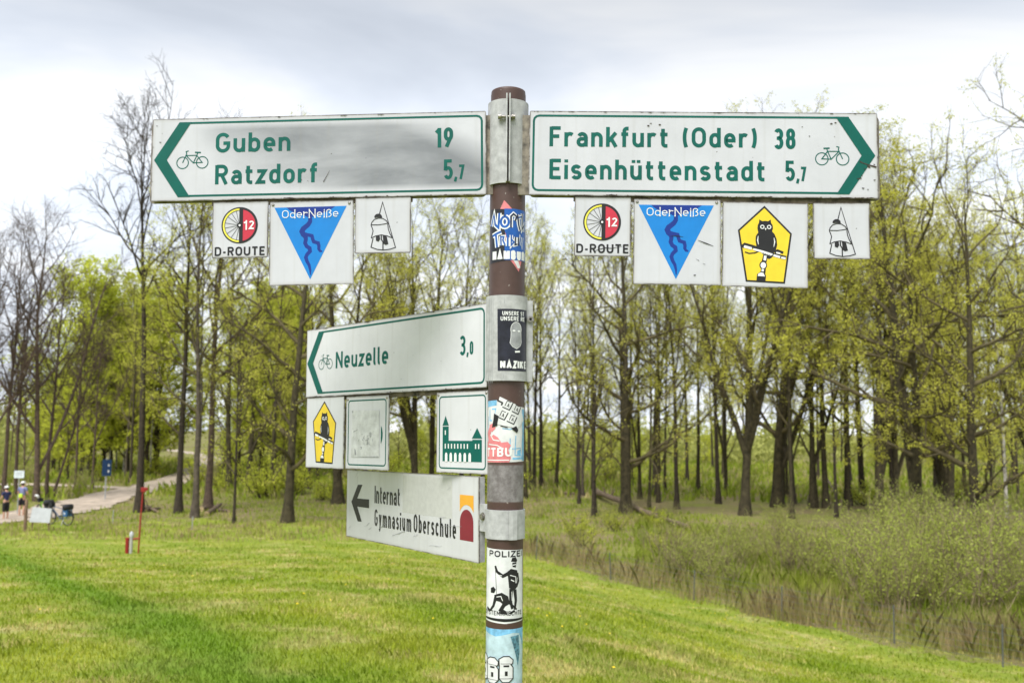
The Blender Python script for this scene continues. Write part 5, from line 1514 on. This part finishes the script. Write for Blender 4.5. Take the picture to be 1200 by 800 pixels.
def blade_mesh(name, rng, X, Y, hgt, wid, bend=0.45, Z=None):
    n = len(X); Z = zt(X, Y) if Z is None else Z
    az = rng.uniform(0, 2 * np.pi, n); ln = rng.uniform(0, bend, n) * hgt; aw = az + rng.normal(np.pi / 2, 0.5, n)
    base = np.stack([X, Y, Z - 0.005], -1); w = np.stack([np.cos(aw), np.sin(aw), np.zeros(n)], -1) * (wid / 2)[:, None]
    mid = base + np.stack([np.cos(az) * ln * .35, np.sin(az) * ln * .35, hgt * .6], -1)
    tip = base + np.stack([np.cos(az) * ln, np.sin(az) * ln, hgt], -1)
    V = np.stack([base - w, base + w, mid + w * .7, tip, mid - w * .7], 1).reshape(-1, 3)
    i = np.arange(n)[:, None] * 5
    return np_mesh(name, V, i + np.array([[0, 1, 2, 3, 4]]))

def grass_mat(name, c0, c1, c2, trans=0.48, dry=0.62, stripe=False):
    m, nd, lk, b = nodes_of(name)
    g_ = nd.new('ShaderNodeNewGeometry'); tc = nd.new('ShaderNodeTexCoord')
    def noise(scale, detail=4.0, dist=0.0):
        n = N(nd, 'ShaderNodeTexNoise', Scale=scale, Detail=detail, Distortion=dist); lk.new(tc.outputs['Object'], n.inputs['Vector']); return n.outputs['Fac']
    col = ramp(nd, lk, noise(0.45, 6), 0.34, 0.66, c0, c1)
    mu = nd.new('ShaderNodeMath'); mu.operation = 'MULTIPLY_ADD'; mu.inputs[1].default_value = 0.16; lk.new(g_.outputs['Random Per Island'], mu.inputs[0]); lk.new(noise(0.9, 7, 0.6), mu.inputs[2])
    col = mixcol(nd, lk, ramp(nd, lk, mu.outputs[0], dry, dry + 0.13), col, c2)
    if stripe: col = mixcol(nd, lk, stripe_fac(nd, lk, tc), col, (0.15, 0.27, 0.02))
    hs = nd.new('ShaderNodeHueSaturation'); lk.new(col, hs.inputs['Color'])
    vr = nd.new('ShaderNodeMath'); vr.operation = 'MULTIPLY_ADD'; vr.inputs[1].default_value = 0.6; vr.inputs[2].default_value = 0.72; lk.new(g_.outputs['Random Per Island'], vr.inputs[0]); lk.new(vr.outputs[0], hs.inputs['Value'])
    d = nd.new('ShaderNodeBsdfDiffuse'); t = nd.new('ShaderNodeBsdfTranslucent'); mx = nd.new('ShaderNodeMixShader'); mx.inputs[0].default_value = trans
    lk.new(hs.outputs[0], d.inputs[0]); lk.new(hs.outputs[0], t.inputs[0]); lk.new(d.outputs[0], mx.inputs[1]); lk.new(t.outputs[0], mx.inputs[2])
    lk.new(mx.outputs[0], nd['Material Output'].inputs['Surface']); nd.remove(b)
    return m
M['grass'] = grass_mat('grass', (0.23, 0.32, 0.022), (0.45, 0.48, 0.055), (0.58, 0.50, 0.20), stripe=True, dry=0.57)
M['dry_grass'] = grass_mat('dry_grass', (0.42, 0.33, 0.17), (0.54, 0.44, 0.24), (0.30, 0.32, 0.08), dry=0.58)
M['herbs'] = grass_mat('herbs', (0.25, 0.34, 0.035), (0.40, 0.46, 0.07), (0.48, 0.40, 0.20), dry=0.61)

def meadow():
    rng = np.random.default_rng(8); n = 230000
    th = rad(1) * rng.uniform(-40, 40, n); u = rng.uniform(0, 1, n)
    r1 = rfoot(np.sin(th), np.cos(th)) * np.where(th < -0.05, 1.03 + 0.34 * rng.uniform(0, 1, n) ** 2, 1.03)
    a = 0.6
    r = ((3.0 ** -a) + u * (r1 ** -a - 3.0 ** -a)) ** (-1 / a)
    X, Y = r * np.sin(th), r * np.cos(th)
    # longer dark tufts along the shoulder of the dike and here and there
    tuft = (np.sin(X * 1.7 + 0.6 * np.sin(Y * 1.1)) * np.sin(Y * 1.3 + 0.8 * np.sin(X * 0.9)) > 0.55)
    hgt = rng.uniform(0.022, 0.055, n) * (1 + 0.012 * r) * np.where(tuft, 1.6, 1.0)
    wid = np.clip(0.0013 * r, 0.006, 0.045) * rng.uniform(0.6, 1.3, n)
    me = blade_mesh('meadow_grass', rng, X, Y, hgt, wid, 0.9)
    tag(link_mesh('meadow_grass', me, M['grass']), 'short bright green meadow grass on the dike slope', 'grass', kind='stuff')
meadow()

def belt(name, seed, n, thr, tr, h, w, material, label, cat='grass', bend=0.4, rr=None):
    rng = np.random.default_rng(seed)
    th = rad(1) * rng.uniform(thr[0], thr[1], n); t = rng.uniform(tr[0], tr[1], n) if tr[1] < 4 else None
    rf = rfoot(np.sin(th), np.cos(th)); r = rf * t if rr is None else np.sqrt(rng.uniform(rr[0] ** 2, rr[1] ** 2, n))
    X, Y = r * np.sin(th), r * np.cos(th)
    clump = 0.5 + 0.5 * np.sin(X * 1.1 + 1.3 * np.sin(Y * .8)) * np.sin(Y * 1.4 + np.sin(X * .6))
    k = (rng.uniform(0, 1, n) < 0.25 + 0.75 * clump) & (path_dist(X, Y) > 1.9) & (tfoot(X, Y) > 0.985)
    X, Y, clump = X[k], Y[k], clump[k]; m = len(X)
    hg = rng.uniform(h[0], h[1], m) * (0.6 + 0.6 * clump)
    wd = rng.uniform(w[0], w[1], m)
    me = blade_mesh(name, rng, X, Y, hg, wd, bend)
    tag(link_mesh(name, me, M[material]), label, cat, kind='stuff')
belt('dry_reeds', 21, 11000, (0, 40), (1.0, 1.10), (0.20, 0.85), (0.008, 0.02), 'dry_grass', 'tall straw coloured dry reeds along the wire fence', bend=0.6)
belt('dry_grass', 22, 9000, (-40, 4), (0.985, 1.16), (0.08, 0.30), (0.02, 0.05), 'dry_grass', 'straw coloured dry grass at the foot of the slope on the left')
belt('wood_floor_herbs', 23, 60000, (-40, 40), (1.02, 2.0), (0.06, 0.26), (0.03, 0.08), 'herbs', 'green and brown herbs covering the floor of the wood', 'undergrowth')
belt('far_herbs', 24, 60000, (-40, 40), (1.02, 2.4), (0.25, 0.85), (0.07, 0.20), 'herbs', 'taller herbs and saplings on the wood floor far back', 'undergrowth', bend=0.8, rr=(64, 135))
belt('tall_herbs', 25, 56000, (7.5, 40), (1.06, 1.75), (0.15, 0.62), (0.008, 0.020), 'herbs', 'tall yellow green herbs between the fence and the trees', 'undergrowth', bend=0.6)

def dandelions():
    rng = np.random.default_rng(31); V = []; F = []
    spots = [(870, 722, 40, 45, 14), (480, 645, 30, 60, 16), (140, 650, 26, 60, 14), (700, 690, 26, 90, 30), (830, 735, 18, 90, 16), (330, 670, 26, 150, 20), (950, 745, 14, 60, 14)]
    for (px, py, n, sx, sy) in spots:
        for i in range(n):
            q = ground_at(px + rng.normal(0, sx), min(798, max(635, py + rng.normal(0, sy))))
            if tfoot(q.x, q.y) > 1: continue
            s = 0.014 * rng.uniform(.7, 1.3); z = q.z + 0.09 + rng.uniform(0, .05); b = len(V)
            V.append((q.x, q.y, z + s * .7))
            for k in range(6): V.append((q.x + s * math.cos(k * 1.047), q.y + s * math.sin(k * 1.047), z))
            for k in range(6): F.append((b, b + 1 + k, b + 1 + (k + 1) % 6))
    me = np_mesh('dandelions', V, F)
    tag(link_mesh('dandelions', me, M['dandelion']), 'yellow dandelion heads scattered over the meadow', 'flowers', kind='stuff')
M['dandelion'] = simple('dandelion', (0.80, 0.60, 0.02), 0.8, var=0.1)
dandelions()

# ------------------------------------------------------------------ people and bicycles by the track
def skin_mesh(name, verts, edges, radii, sub=2):
    me = bpy.data.meshes.new('tmp'); me.from_pydata([tuple(v) for v in verts], edges, [])
    o = bpy.data.objects.new('tmp', me); COL.objects.link(o)
    md = o.modifiers.new('skin', 'SKIN'); md.use_smooth_shade = True
    for i, r in enumerate(radii):
        r = r if isinstance(r, tuple) else (r, r); me.skin_vertices[0].data[i].radius = r
    me.skin_vertices[0].data[0].use_root = True
    sb = o.modifiers.new('sub', 'SUBSURF'); sb.levels = sub; sb.render_levels = sub
    dg = bpy.context.evaluated_depsgraph_get(); dg.update()
    out = bpy.data.meshes.new_from_object(o.evaluated_get(dg)); out.name = name
    bpy.data.objects.remove(o); bpy.data.meshes.remove(me)
    return out

M['skin'] = simple('skin', (0.52, 0.30, 0.21), 0.55, var=0.06)
M['cloth_navy'] = simple('cloth_navy', (0.025, 0.032, 0.10), 0.8, var=0.2)
M['cloth_black'] = simple('cloth_black', (0.014, 0.014, 0.017), 0.8, var=0.2)
M['cloth_lilac'] = simple('cloth_lilac', (0.20, 0.22, 0.40), 0.8, var=0.15)
M['cloth_lime'] = simple('cloth_lime', (0.52, 0.72, 0.05), 0.7, var=0.1)
M['helmet_white'] = simple('helmet_white', (0.75, 0.75, 0.74), 0.35, var=0.05)
M['hair_dark'] = simple('hair_dark', (0.05, 0.03, 0.02), 0.7, var=0.2)
M['rubber'] = simple('rubber', (0.02, 0.02, 0.02), 0.8)
M['paint_blue'] = simple('paint_blue', (0.02, 0.07, 0.17), 0.4)
M['paint_green'] = simple('paint_green', (0.20, 0.48, 0.05), 0.4)
M['bag_blue'] = simple('bag_blue', (0.04, 0.13, 0.30), 0.6)
M['bag_black'] = simple('bag_black', (0.02, 0.02, 0.024), 0.7)
M['chrome'] = simple('chrome', (0.45, 0.45, 0.46), 0.35, metal=0.8)
M['wood_post'] = simple('wood_post', (0.20, 0.13, 0.085), 0.9, var=0.3, scale=12, bump=0.3)
M['board_white'] = simple('board_white', (0.50, 0.515, 0.55), 0.5, var=0.08, scale=4)
M['sign_pale'] = simple('sign_pale', (0.62, 0.70, 0.72), 0.5, var=0.06, scale=6)
M['sign_blue'] = simple('sign_blue', (0.02, 0.06, 0.17), 0.45, var=0.08)
M['galv'] = simple('galv', (0.40, 0.42, 0.44), 0.5, metal=0.3, var=0.15)
M['signal_red'] = simple('signal_red', (0.30, 0.018, 0.016), 0.5, var=0.18, scale=14)
M['concrete'] = simple('concrete', (0.42, 0.41, 0.38), 0.9, var=0.15, scale=18)
M['log_bark'] = simple('log_bark', (0.17, 0.125, 0.085), 0.9, var=0.4, scale=7, bump=0.6)
M['log_cut'] = simple('log_cut', (0.50, 0.38, 0.22), 0.8, var=0.15, scale=20)
M['post_grey'] = simple('post_grey', (0.13, 0.135, 0.12), 0.9, var=0.25, spec=0.1)
M['wire'] = simple('wire', (0.22, 0.22, 0.21), 0.5, metal=0.5)

def person(loc, rz, h, label, jersey_m, short_m, bag=False, knee_long=False, arms='front', stance=0.10):
    o = empty('person', loc, rz); s = h / 1.76; o.scale = (s, s, s); tag(o, label, 'person')
    V, E, R = [], [], []
    def add(p, r, par=None):
        V.append(p); R.append(r)
        if par is not None: E.append((par, len(V) - 1))
        return len(V) - 1
    pel = add((0, 0, .95), (.145, .115)); bel = add((0, .005, 1.12), (.135, .105), pel); ch = add((0, 0, 1.31), (.155, .115), bel); nb = add((0, -.01, 1.455), (.085, .075), ch)
    nk = add((0, .005, 1.53), (.055, .055), nb); hl = add((0, .03, 1.595), (.062, .07), nk); hm = add((0, .025, 1.67), (.075, .09), hl); add((0, .015, 1.745), (.05, .06), hm)
    nose = add((0, .118, 1.645), (.012, .014), hm)
    arms_d = {}
    for sx in (-1, 1):
        sh = add((sx * .185, -.005, 1.425), (.062, .06), nb)
        if arms == 'front': el, wr, pm = (sx * .25, .02, 1.16), (sx * .16, .22, 1.10), (sx * .13, .29, 1.11)
        else: el, wr, pm = (sx * .265, -.02, 1.15), (sx * .27, .07, .92), (sx * .268, .09, .85)
        e = add(el, .044, sh); w = add(wr, .028, e); p = add(pm, (.036, .02), w)
        d = (Vector(pm) - Vector(wr)).normalized(); side = Vector((1, 0, 0)) if abs(d.x) < .7 else Vector((0, 0, 1))
        for k, (off, ln) in enumerate(((-.028, .055), (-.010, .078), (.008, .084), (.026, .072))):
            a = Vector(pm) + side * off + d * .03; b = a + d * ln * .5 + Vector((0, 0, -.008)); c = b + d * ln * .4 + Vector((0, 0, -.018))
            i1 = add(tuple(a), .0095, p); i2 = add(tuple(b), .0085, i1); add(tuple(c), .007, i2)
        t1 = add(tuple(Vector(pm) - d * .02 - side * .036 * -sx), .010, p); add(tuple(Vector(pm) + d * .025 - side * .05 * -sx), .008, t1)
    for sx in (-1, 1):
        hp = add((sx * .085, 0, .89), (.09, .10), pel); kn = add((sx * stance, .02, .50), (.058, .062), hp); cf = add((sx * (stance + .005), -.025, .34), (.052, .056), kn); an = add((sx * stance, -.02, .09), (.034, .038), cf)
        add((sx * stance, -.055, .04), (.032, .03), an); add((sx * (stance + .02), .12, .03), (.034, .02), an)
    link_mesh('body', skin_mesh('body', V, E, R), M['skin'], o)
    def shell(name, pts, edges, rs, m): return link_mesh(name, skin_mesh(name, pts, edges, rs), m, o)
    j = [(0, 0, .96), (0, .005, 1.12), (0, 0, 1.31), (0, -.01, 1.45), (-.185, -.005, 1.425), (-.225, .005, 1.28), (.185, -.005, 1.425), (.225, .005, 1.28)]
    shell('jersey', j, [(0, 1), (1, 2), (2, 3), (3, 4), (4, 5), (3, 6), (6, 7)], [(.152, .124), (.148, .118), (.172, .13), (.098, .085), (.078, .074), (.064, .062), (.078, .074), (.064, .062)], M[jersey_m])
    kz = .40 if knee_long else .54
    sv = [(0, 0, .99), (0, 0, .92), (-.088, 0, .84), (-stance, .01, kz), (.088, 0, .84), (stance, .01, kz)]
    shell('shorts', sv, [(0, 1), (1, 2), (2, 3), (1, 4), (4, 5)], [(.150, .12), (.158, .128), (.108, .112), (.078, .08), (.108, .112), (.078, .08)], M[short_m])
    mb = MB(); bm = mb.bm; mb.ball((0, .01, 1.70), (.215, .275, .20), u=18, v=12)
    bmesh.ops.bisect_plane(bm, geom=bm.verts[:] + bm.edges[:] + bm.faces[:], plane_co=(0, 0, 1.685), plane_no=(0, -.12, -1), clear_outer=True)
    mb.build('helmet', M['helmet_white'], o)
    for k in (-1, 1):
        mb = MB(); mb.ball((k * .079, .005, 1.645), (.018, .035, .055)); mb.build('ear', M['skin'], o)
        mb = MB(); mb.ball((k * .032, .098, 1.672), (.022, .016, .014)); mb.build('eye', M['print_white'], o)
        mb = MB(); mb.ball((k * (stance + .012), .045, .04), (.098, .27, .085)); mb.box((k * (stance + .012), .045, .012), (.088, .25, .024), bev=.008); mb.build('shoe', M['rubber'], o)
    mb = MB(); mb.ball((0, .106, 1.607), (.045, .014, .012)); mb.build('mouth', M['print_red'], o)
    mb = MB(); mb.ball((0, -.025, 1.655), (.165, .175, .14)); mb.build('hair', M['hair_dark'], o)
    if bag:
        mb = MB(); mb.box((0, -.155, 1.07), (.20, .09, .20), bev=.03); mb.build('waist_bag', M['cloth_lime'], o)
    return o

person(ground_at(6, 609), rad(60), 1.68, 'person in navy top, black knee length shorts and white helmet at left edge', 'cloth_navy', 'cloth_black', knee_long=True, arms='front')
person(ground_at(25, 605), rad(-4), 1.80, 'person in lilac blue top with lime green bag and white helmet, seen from behind', 'cloth_lilac', 'cloth_black', bag=True, arms='front')

def bicycle(loc, rz, label, frame_m, bag_m, loaded=True, helmet=False):
    o = empty('bicycle', loc, rz); tag(o, label, 'bicycle')
    R_ = .345; xr, xf = -.52, .54
    for x in (xr, xf):
        w = MB().ring((x, 0, R_), R_ - .024, .025, 'Y', 32, 8).build('wheel', M['rubber'], o)
        MB().ring((x, 0, R_), R_ - .048, .010, 'Y', 32, 6).build('rim', M['chrome'], w)
        mb = MB()
        for k in range(18):
            a = 2 * math.pi * k / 18; mb.tube([(x + .02 * math.cos(a + .9), .022 * (-1) ** k, R_ + .02 * math.sin(a + .9)), (x + (R_ - .05) * math.cos(a), 0, R_ + (R_ - .05) * math.sin(a))], .0016, 3)
        mb.tube([(x, -.05, R_), (x, .05, R_)], .018, 10); sp = mb.build('spokes', M['chrome'], w); sp['kind'] = 'stuff'
    bb, st, hd, ht = (-.08, 0, .30), (-.20, 0, .80), (.36, 0, .72), (.33, 0, .86)
    mb = MB()
    for a, b, r in ((bb, st, .017), (bb, hd, .020), ((-.185, 0, .76), ht, .017), (hd, ht, .021)): mb.tube([a, b], r, 8)
    for s in (-1, 1): mb.tube([(bb[0], s * .03, bb[2]), (xr, s * .055, R_)], .010, 6); mb.tube([(-.19, s * .012, .74), (xr, s * .055, R_)], .009, 6)
    mb.build('frame', M[frame_m], o)
    mb = MB()
    for s in (-1, 1): mb.tube([(.375, s * .03, .70), (.43, s * .05, .55), (xf, s * .05, R_)], [.013, .013, .009], 6)
    mb.tube([(.375, -.035, .70), (.375, .035, .70)], .014, 6); mb.build('fork', M[frame_m], o)
    mb = MB(); mb.tube([ht, (.315, 0, .98), (.37, 0, 1.02)], .014, 8); mb.tube([(.22, -.30, 1.04), (.33, -.24, 1.05), (.38, -.10, 1.03), (.38, .10, 1.03), (.33, .24, 1.05), (.22, .30, 1.04)], .012, 8); mb.build('handlebar', M['bag_black'], o)
    mb = MB(); mb.tube([st, (-.215, 0, .90)], .013, 8); mb.ball((-.26, 0, .945), (.17, .16, .05)); mb.ball((-.14, 0, .94), (.20, .07, .045)); mb.build('saddle', M['bag_black'], o)
    mb = MB(); mb.ring((bb[0], .045, bb[2]), .085, .006, 'Y', 20, 4)
    mb.tube([(bb[0], -.07, bb[2]), (bb[0], .07, bb[2])], .016, 8); mb.tube([(bb[0], .065, bb[2]), (bb[0] + .12, .07, bb[2] - .11)], .009, 6); mb.tube([(bb[0], -.065, bb[2]), (bb[0] - .12, -.07, bb[2] + .11)], .009, 6)
    mb.box((bb[0] + .12, .11, bb[2] - .11), (.09, .08, .02)); mb.box((bb[0] - .12, -.11, bb[2] + .11), (.09, .08, .02)); mb.build('crank', M['chrome'], o)
    mb = MB()
    mb.tube([(-.30, .05, .74), (-.78, .05, .74), (-.78, -.05, .74), (-.30, -.05, .74)], .006, 5)
    for s in (-1, 1): mb.tube([(-.60, s * .05, .74), (xr, s * .06, R_)], .006, 5)
    mb.build('rack', M['chrome'], o)
    mb = MB(); mb.tube([(-.30, .04, .33), (-.33, .20, .0)], .010, 6); mb.build('kickstand', M['chrome'], o)
    for x in (xr, xf):
        mb = MB(); mb.tube([(x + (R_ + .03) * math.cos(rad(a)), 0, R_ + (R_ + .03) * math.sin(rad(a))) for a in range(30, 176, 18)], .016, 6); mb.build('mudguard', M['bag_black'], o)
    if loaded:
        for s in (-1, 1):
            mb = MB(); mb.box((-.49, s * .12, .56), (.24, .12, .28), bev=.035); mb.box((-.49, s * .12, .715), (.24, .13, .05), bev=.02); pn = mb.build('pannier', M[bag_m], o)
            mb = MB(); mb.disc = None; mb.ball((-.49, s * .185, .57), (.08, .012, .08)); mb.build('reflector', M['print_white'], pn)
        mb = MB(); mb.tube([(-.50, -.26, .86), (-.50, -.21, .86), (-.50, .21, .86), (-.50, .26, .86)], [.06, .14, .14, .06], 14); mb.build('bag_roll', M['bag_black'], o)
    mb = MB(); mb.box((.47, 0, .93), (.16, .24, .20), bev=.03); mb.build('handlebar_bag', M['bag_black'], o)
    if helmet:
        pass
    return o
b1 = bicycle(ground_at(69, 615), rad(160), 'touring bicycle with blue panniers and black bag roll beside the white board', 'paint_blue', 'bag_blue')
b2 = bicycle(ground_at(51, 608), rad(140), 'green framed bicycle behind the white board', 'paint_green', 'bag_black', loaded=True)
def hung_helmet(b, loc, label):
    mb = MB(); bm = mb.bm; mb.ball((0, 0, 0), (.21, .27, .22), u=16, v=10)
    bmesh.ops.bisect_plane(bm, geom=bm.verts[:] + bm.edges[:] + bm.faces[:], plane_co=(0, 0, -.01), plane_no=(0, 0, -1), clear_outer=True)
    o = mb.build('helmet', M['helmet_white']); tag(o, label, 'helmet')
    mw = Matrix.Translation(b.location) @ Matrix.Rotation(b.rotation_euler[2], 4, 'Z'); o.matrix_world = mw @ Matrix.Translation(loc) @ Matrix.Rotation(rad(35), 4, 'X')
hung_helmet(b2, (.30, .26, 1.12), 'white helmet hung on the handlebar of the green bicycle')

# ------------------------------------------------------------------ boards, road sign, red marker
g0 = ground_at(29, 622)
nb_ = empty('notice_board', g0); tag(nb_, 'white blank looking board beside a brown wooden post near the cyclists', 'notice board')
mb = MB(); mb.tube([(0, 0, -.2), (0.01, 0, .7), (0.015, 0, 1.38), (0.015, 0, 1.40)], [.075, .07, .066, .05], 12); mb.build('post', M['wood_post'], nb_)
def slant(u, v, h): return (0.16 + u + 0.05 * v, 0.02 + h + 0.12 * v, 0.40 + v - 0.03 * u)
mb = MB(); mb.prism([(0, 0), (0.92, 0), (0.92, 0.62), (0.06, 0.66)], 0, 0.03, slant); mb.build('panel', M['board_white'], nb_)
for u in (0.10, 0.84):
    mb = MB(); x, y, z = slant(u, 0.3, 0.05); mb.tube([(x, y, -.2), (x, y + .02, z + .2)], .03, 8); mb.build('leg', M['wood_post'], nb_)
mb = MB(); mb.tube([(0, 0.02, .62), (0.2, 0.06, .62)], .022, 6); mb.build('brace', M['wood_post'], nb_)

g0 = ground_at(20, 603)
o = empty('small_sign', g0); tag(o, 'small pale sign on a thin pole above the person with the lime bag', 'sign')
mb = MB(); mb.tube([(0, 0.012, -.2), (0, 0.012, 2.30)], .025, 10); mb.build('pole', M['galv'], o)
mb = MB(); mb.prism(rounded(-.27, 1.94, .27, 2.33, .03), 0, .004, lambda u, v, h: (u, h - .018, v)); mb.build('panel', M['sign_pale'], o)
D = Draw(1.0); D.rect(-190, 2070, 190, 2090); D.rect(-190, 2150, 150, 2175); D.rect(-190, 2220, 190, 2240); D.build('faint_lines', M['print_grey'], o, lambda u, v, h: (u / 1000, -.0185 - h / 1000, v / 1000)); bpy.context.view_layer.update()

g0 = ground_at(123, 586)
o = empty('road_sign', g0, rad(52)); tag(o, 'tall blue road sign on a grey pole beside the track', 'road sign')
mb = MB(); mb.tube([(0, 0, -.3), (0, 0, 2.60)], .038, 12); mb.build('pole', M['galv'], o)
mb = MB(); mb.prism(rounded(-.30, 1.50, .30, 2.50, .04), 0, .006, lambda u, v, h: (u, h - .046, v)); pn = mb.build('panel', M['sign_blue'], o)
D = Draw(1.0)
D.disc(120, 2150, 55, 80, 16); D.disc(110, 1780, 60, 90, 16)
D.build('white_symbol', M['print_white'], o, lambda u, v, h: (u / 1000, -.0465 - h / 1000, v / 1000))

g0 = ground_at(162, 648); g1 = ground_at(150, 648)
o = empty('marker_post', g0); tag(o, 'tall thin red post with small box on top, joined to a red stub', 'marker post')
k = (g0 - Vector((0, 0, EYE))).length / FPX
dx = (g1.x - g0.x)
mb = MB(); mb.tube([(0, 0, -.2), (.03, 0, 1.2), (.07, 0, 66 * k)], .027, 10); mb.build('pole', M['signal_red'], o)
mb = MB(); mb.box((.09, -.01, 67 * k), (.15, .10, .16), bev=.015); mb.box((.19, -.01, 67.8 * k), (.10, .08, .10), bev=.01); mb.build('box', M['signal_red'], o)
mb = MB(); mb.tube([(dx, .0, -.1), (dx, 0, .50)], .062, 12); mb.box((dx, 0, .51), (.13, .13, .03), bev=.01); mb.build('stub', M['signal_red'], o)
mb = MB(); mb.tube([(dx + .14, -.02, -.1), (dx + .14, -.02, .56)], .055, 12); mb.build('pipe', M['concrete'], o)
mb = MB(); mb.tube([(dx + .14, -.02, .55), (dx + .14, -.02, .58), (dx + .14, -.02, .68), (dx + .14, -.02, .74)], [.06, .068, .062, .02], 14); mb.build('cap', M['board_white'], o)
mb = MB(); mb.tube([(dx, 0, .46), (0.02, 0, .50)], .034, 8); mb.build('arm', M['signal_red'], o)

for px, py, h, lb in ((132, 613, .60, 'thin grey stake in the grass below the blue road sign'), (225, 620, .55, 'thin pale stake in the grass at the foot of the grey trunk')):
    g0 = ground_at(px, py); o = empty('stake', g0); tag(o, lb, 'stake')
    MB().tube([(0, 0, -.1), (.01, 0, h)], [.022, .02], 8).build('shaft', M['galv'], o); MB().tube([(.01, 0, h - .02), (.01, 0, h + .03)], .03, 8).build('cap', M['galv'], o)

# ------------------------------------------------------------------ logs
def log(a, b, r, label, twigs=2, lift=0.6):
    a, b = Vector(a), Vector(b); o = empty('log', a); tag(o, label, 'log')
    d = b - a; n = 7; rr = random.Random(int(a.x * 100))
    P = [d * (i / n) + Vector((rr.uniform(-.3, .3) * r, rr.uniform(-.3, .3) * r, r * lift + rr.uniform(-.15, .15) * r)) for i in range(n + 1)]
    R_ = [r * (1 - .35 * i / n) * rr.uniform(.92, 1.08) for i in range(n + 1)]
    MB().tube(P, R_, 10, caps=False).build('trunk', M['log_bark'], o)
    t = d.normalized()
    for p, r_, s in ((P[0], R_[0], -1), (P[-1], R_[-1], 1)):
        MB().tube([p, p + t * s * .01], r_ * .97, 12).build('cut_end', M['log_cut'], o)
    for i in range(twigs):
        p = P[2 + i % 4]; q = p + Vector((rr.uniform(-.4, .4), rr.uniform(-.3, .3), rr.uniform(.25, .7))); MB().tube([p, (p + q) / 2 + Vector((.04, 0, .05)), q], [r * .32, r * .25, r * .1], 6).build('branch_stub', M['log_bark'], o)
def glog(p0, p1, r, label, z0=0, z1=0, **kw):
    a, b = ground_at(*p0), ground_at(*p1); a.z += z0; b.z += z1; log(a, b, r, label, **kw)
glog((168, 600), (186, 597), .13, 'short log at the foot of the very tall bare tree', twigs=1)
glog((170, 597), (184, 601), .10, 'thin log crossing the short log by the very tall bare tree', z0=.15, z1=.05, twigs=1)
glog((236, 599), (246, 594), .16, 'sawn log left in the heap by the grey trunked tree', twigs=0)
glog((243, 603), (259, 596), .13, 'long slanting log in the heap by the grey trunked tree', twigs=1, z1=.2)
glog((250, 598), (268, 600), .11, 'crooked branch at the right of the log heap', twigs=3)
glog((696, 581), (752, 603), .21, 'upper half of the fallen trunk under the spreading oak', twigs=2, z0=.25, z1=.15)
glog((752, 604), (808, 622), .16, 'lower half of the fallen trunk right of the spreading oak', twigs=3, z0=.15, z1=.1)
glog((640, 578), (690, 580), .12, 'fallen stem lying across behind the pole', twigs=1)
glog((965, 566), (985, 588), .10, 'broken stem leaning among the trunks under the bell plate', twigs=0, z0=.9)

# ------------------------------------------------------------------ wire fence at the foot of the slope
fx = [(628, 656), (716, 679), (813, 704), (916, 727), (1048, 754), (1175, 781), (1300, 806)]
FP = [ground_at(*p) for p in fx]
fe = empty('wire_fence', FP[0]); tag(fe, 'wire fence on thin grey posts along the foot of the grass slope', 'fence')
rr = random.Random(2); tops = []
for i, g0 in enumerate(FP):
    q = g0 - FP[0]; lx, ly = rr.uniform(-.05, .05), rr.uniform(-.05, .05)
    po = MB().tube([q + Vector((0, 0, -.2)), q + Vector((lx, ly, 0.82))], .018, 8).build('post', M['post_grey'], fe)
    MB().tube([q + Vector((lx, ly, 0.82)), q + Vector((lx, ly, 0.85))], .021, 8).build('cap', M['post_grey'], po); tops.append((q, lx, ly))
for k in range(6):
    z = 0.10 + k * 0.14; mb = MB(); pts = []
    for i, (q, lx, ly) in enumerate(tops):
        pts.append(q + Vector((lx * z, ly * z - .03, z)))
        if i < len(tops) - 1:
            n2, lx2, ly2 = tops[i + 1]; pts.append((q + n2) / 2 + Vector((0, -.03, z - .02)))
    mb.tube(pts, .0035, 4); mb.build('wire', M['wire'], fe)
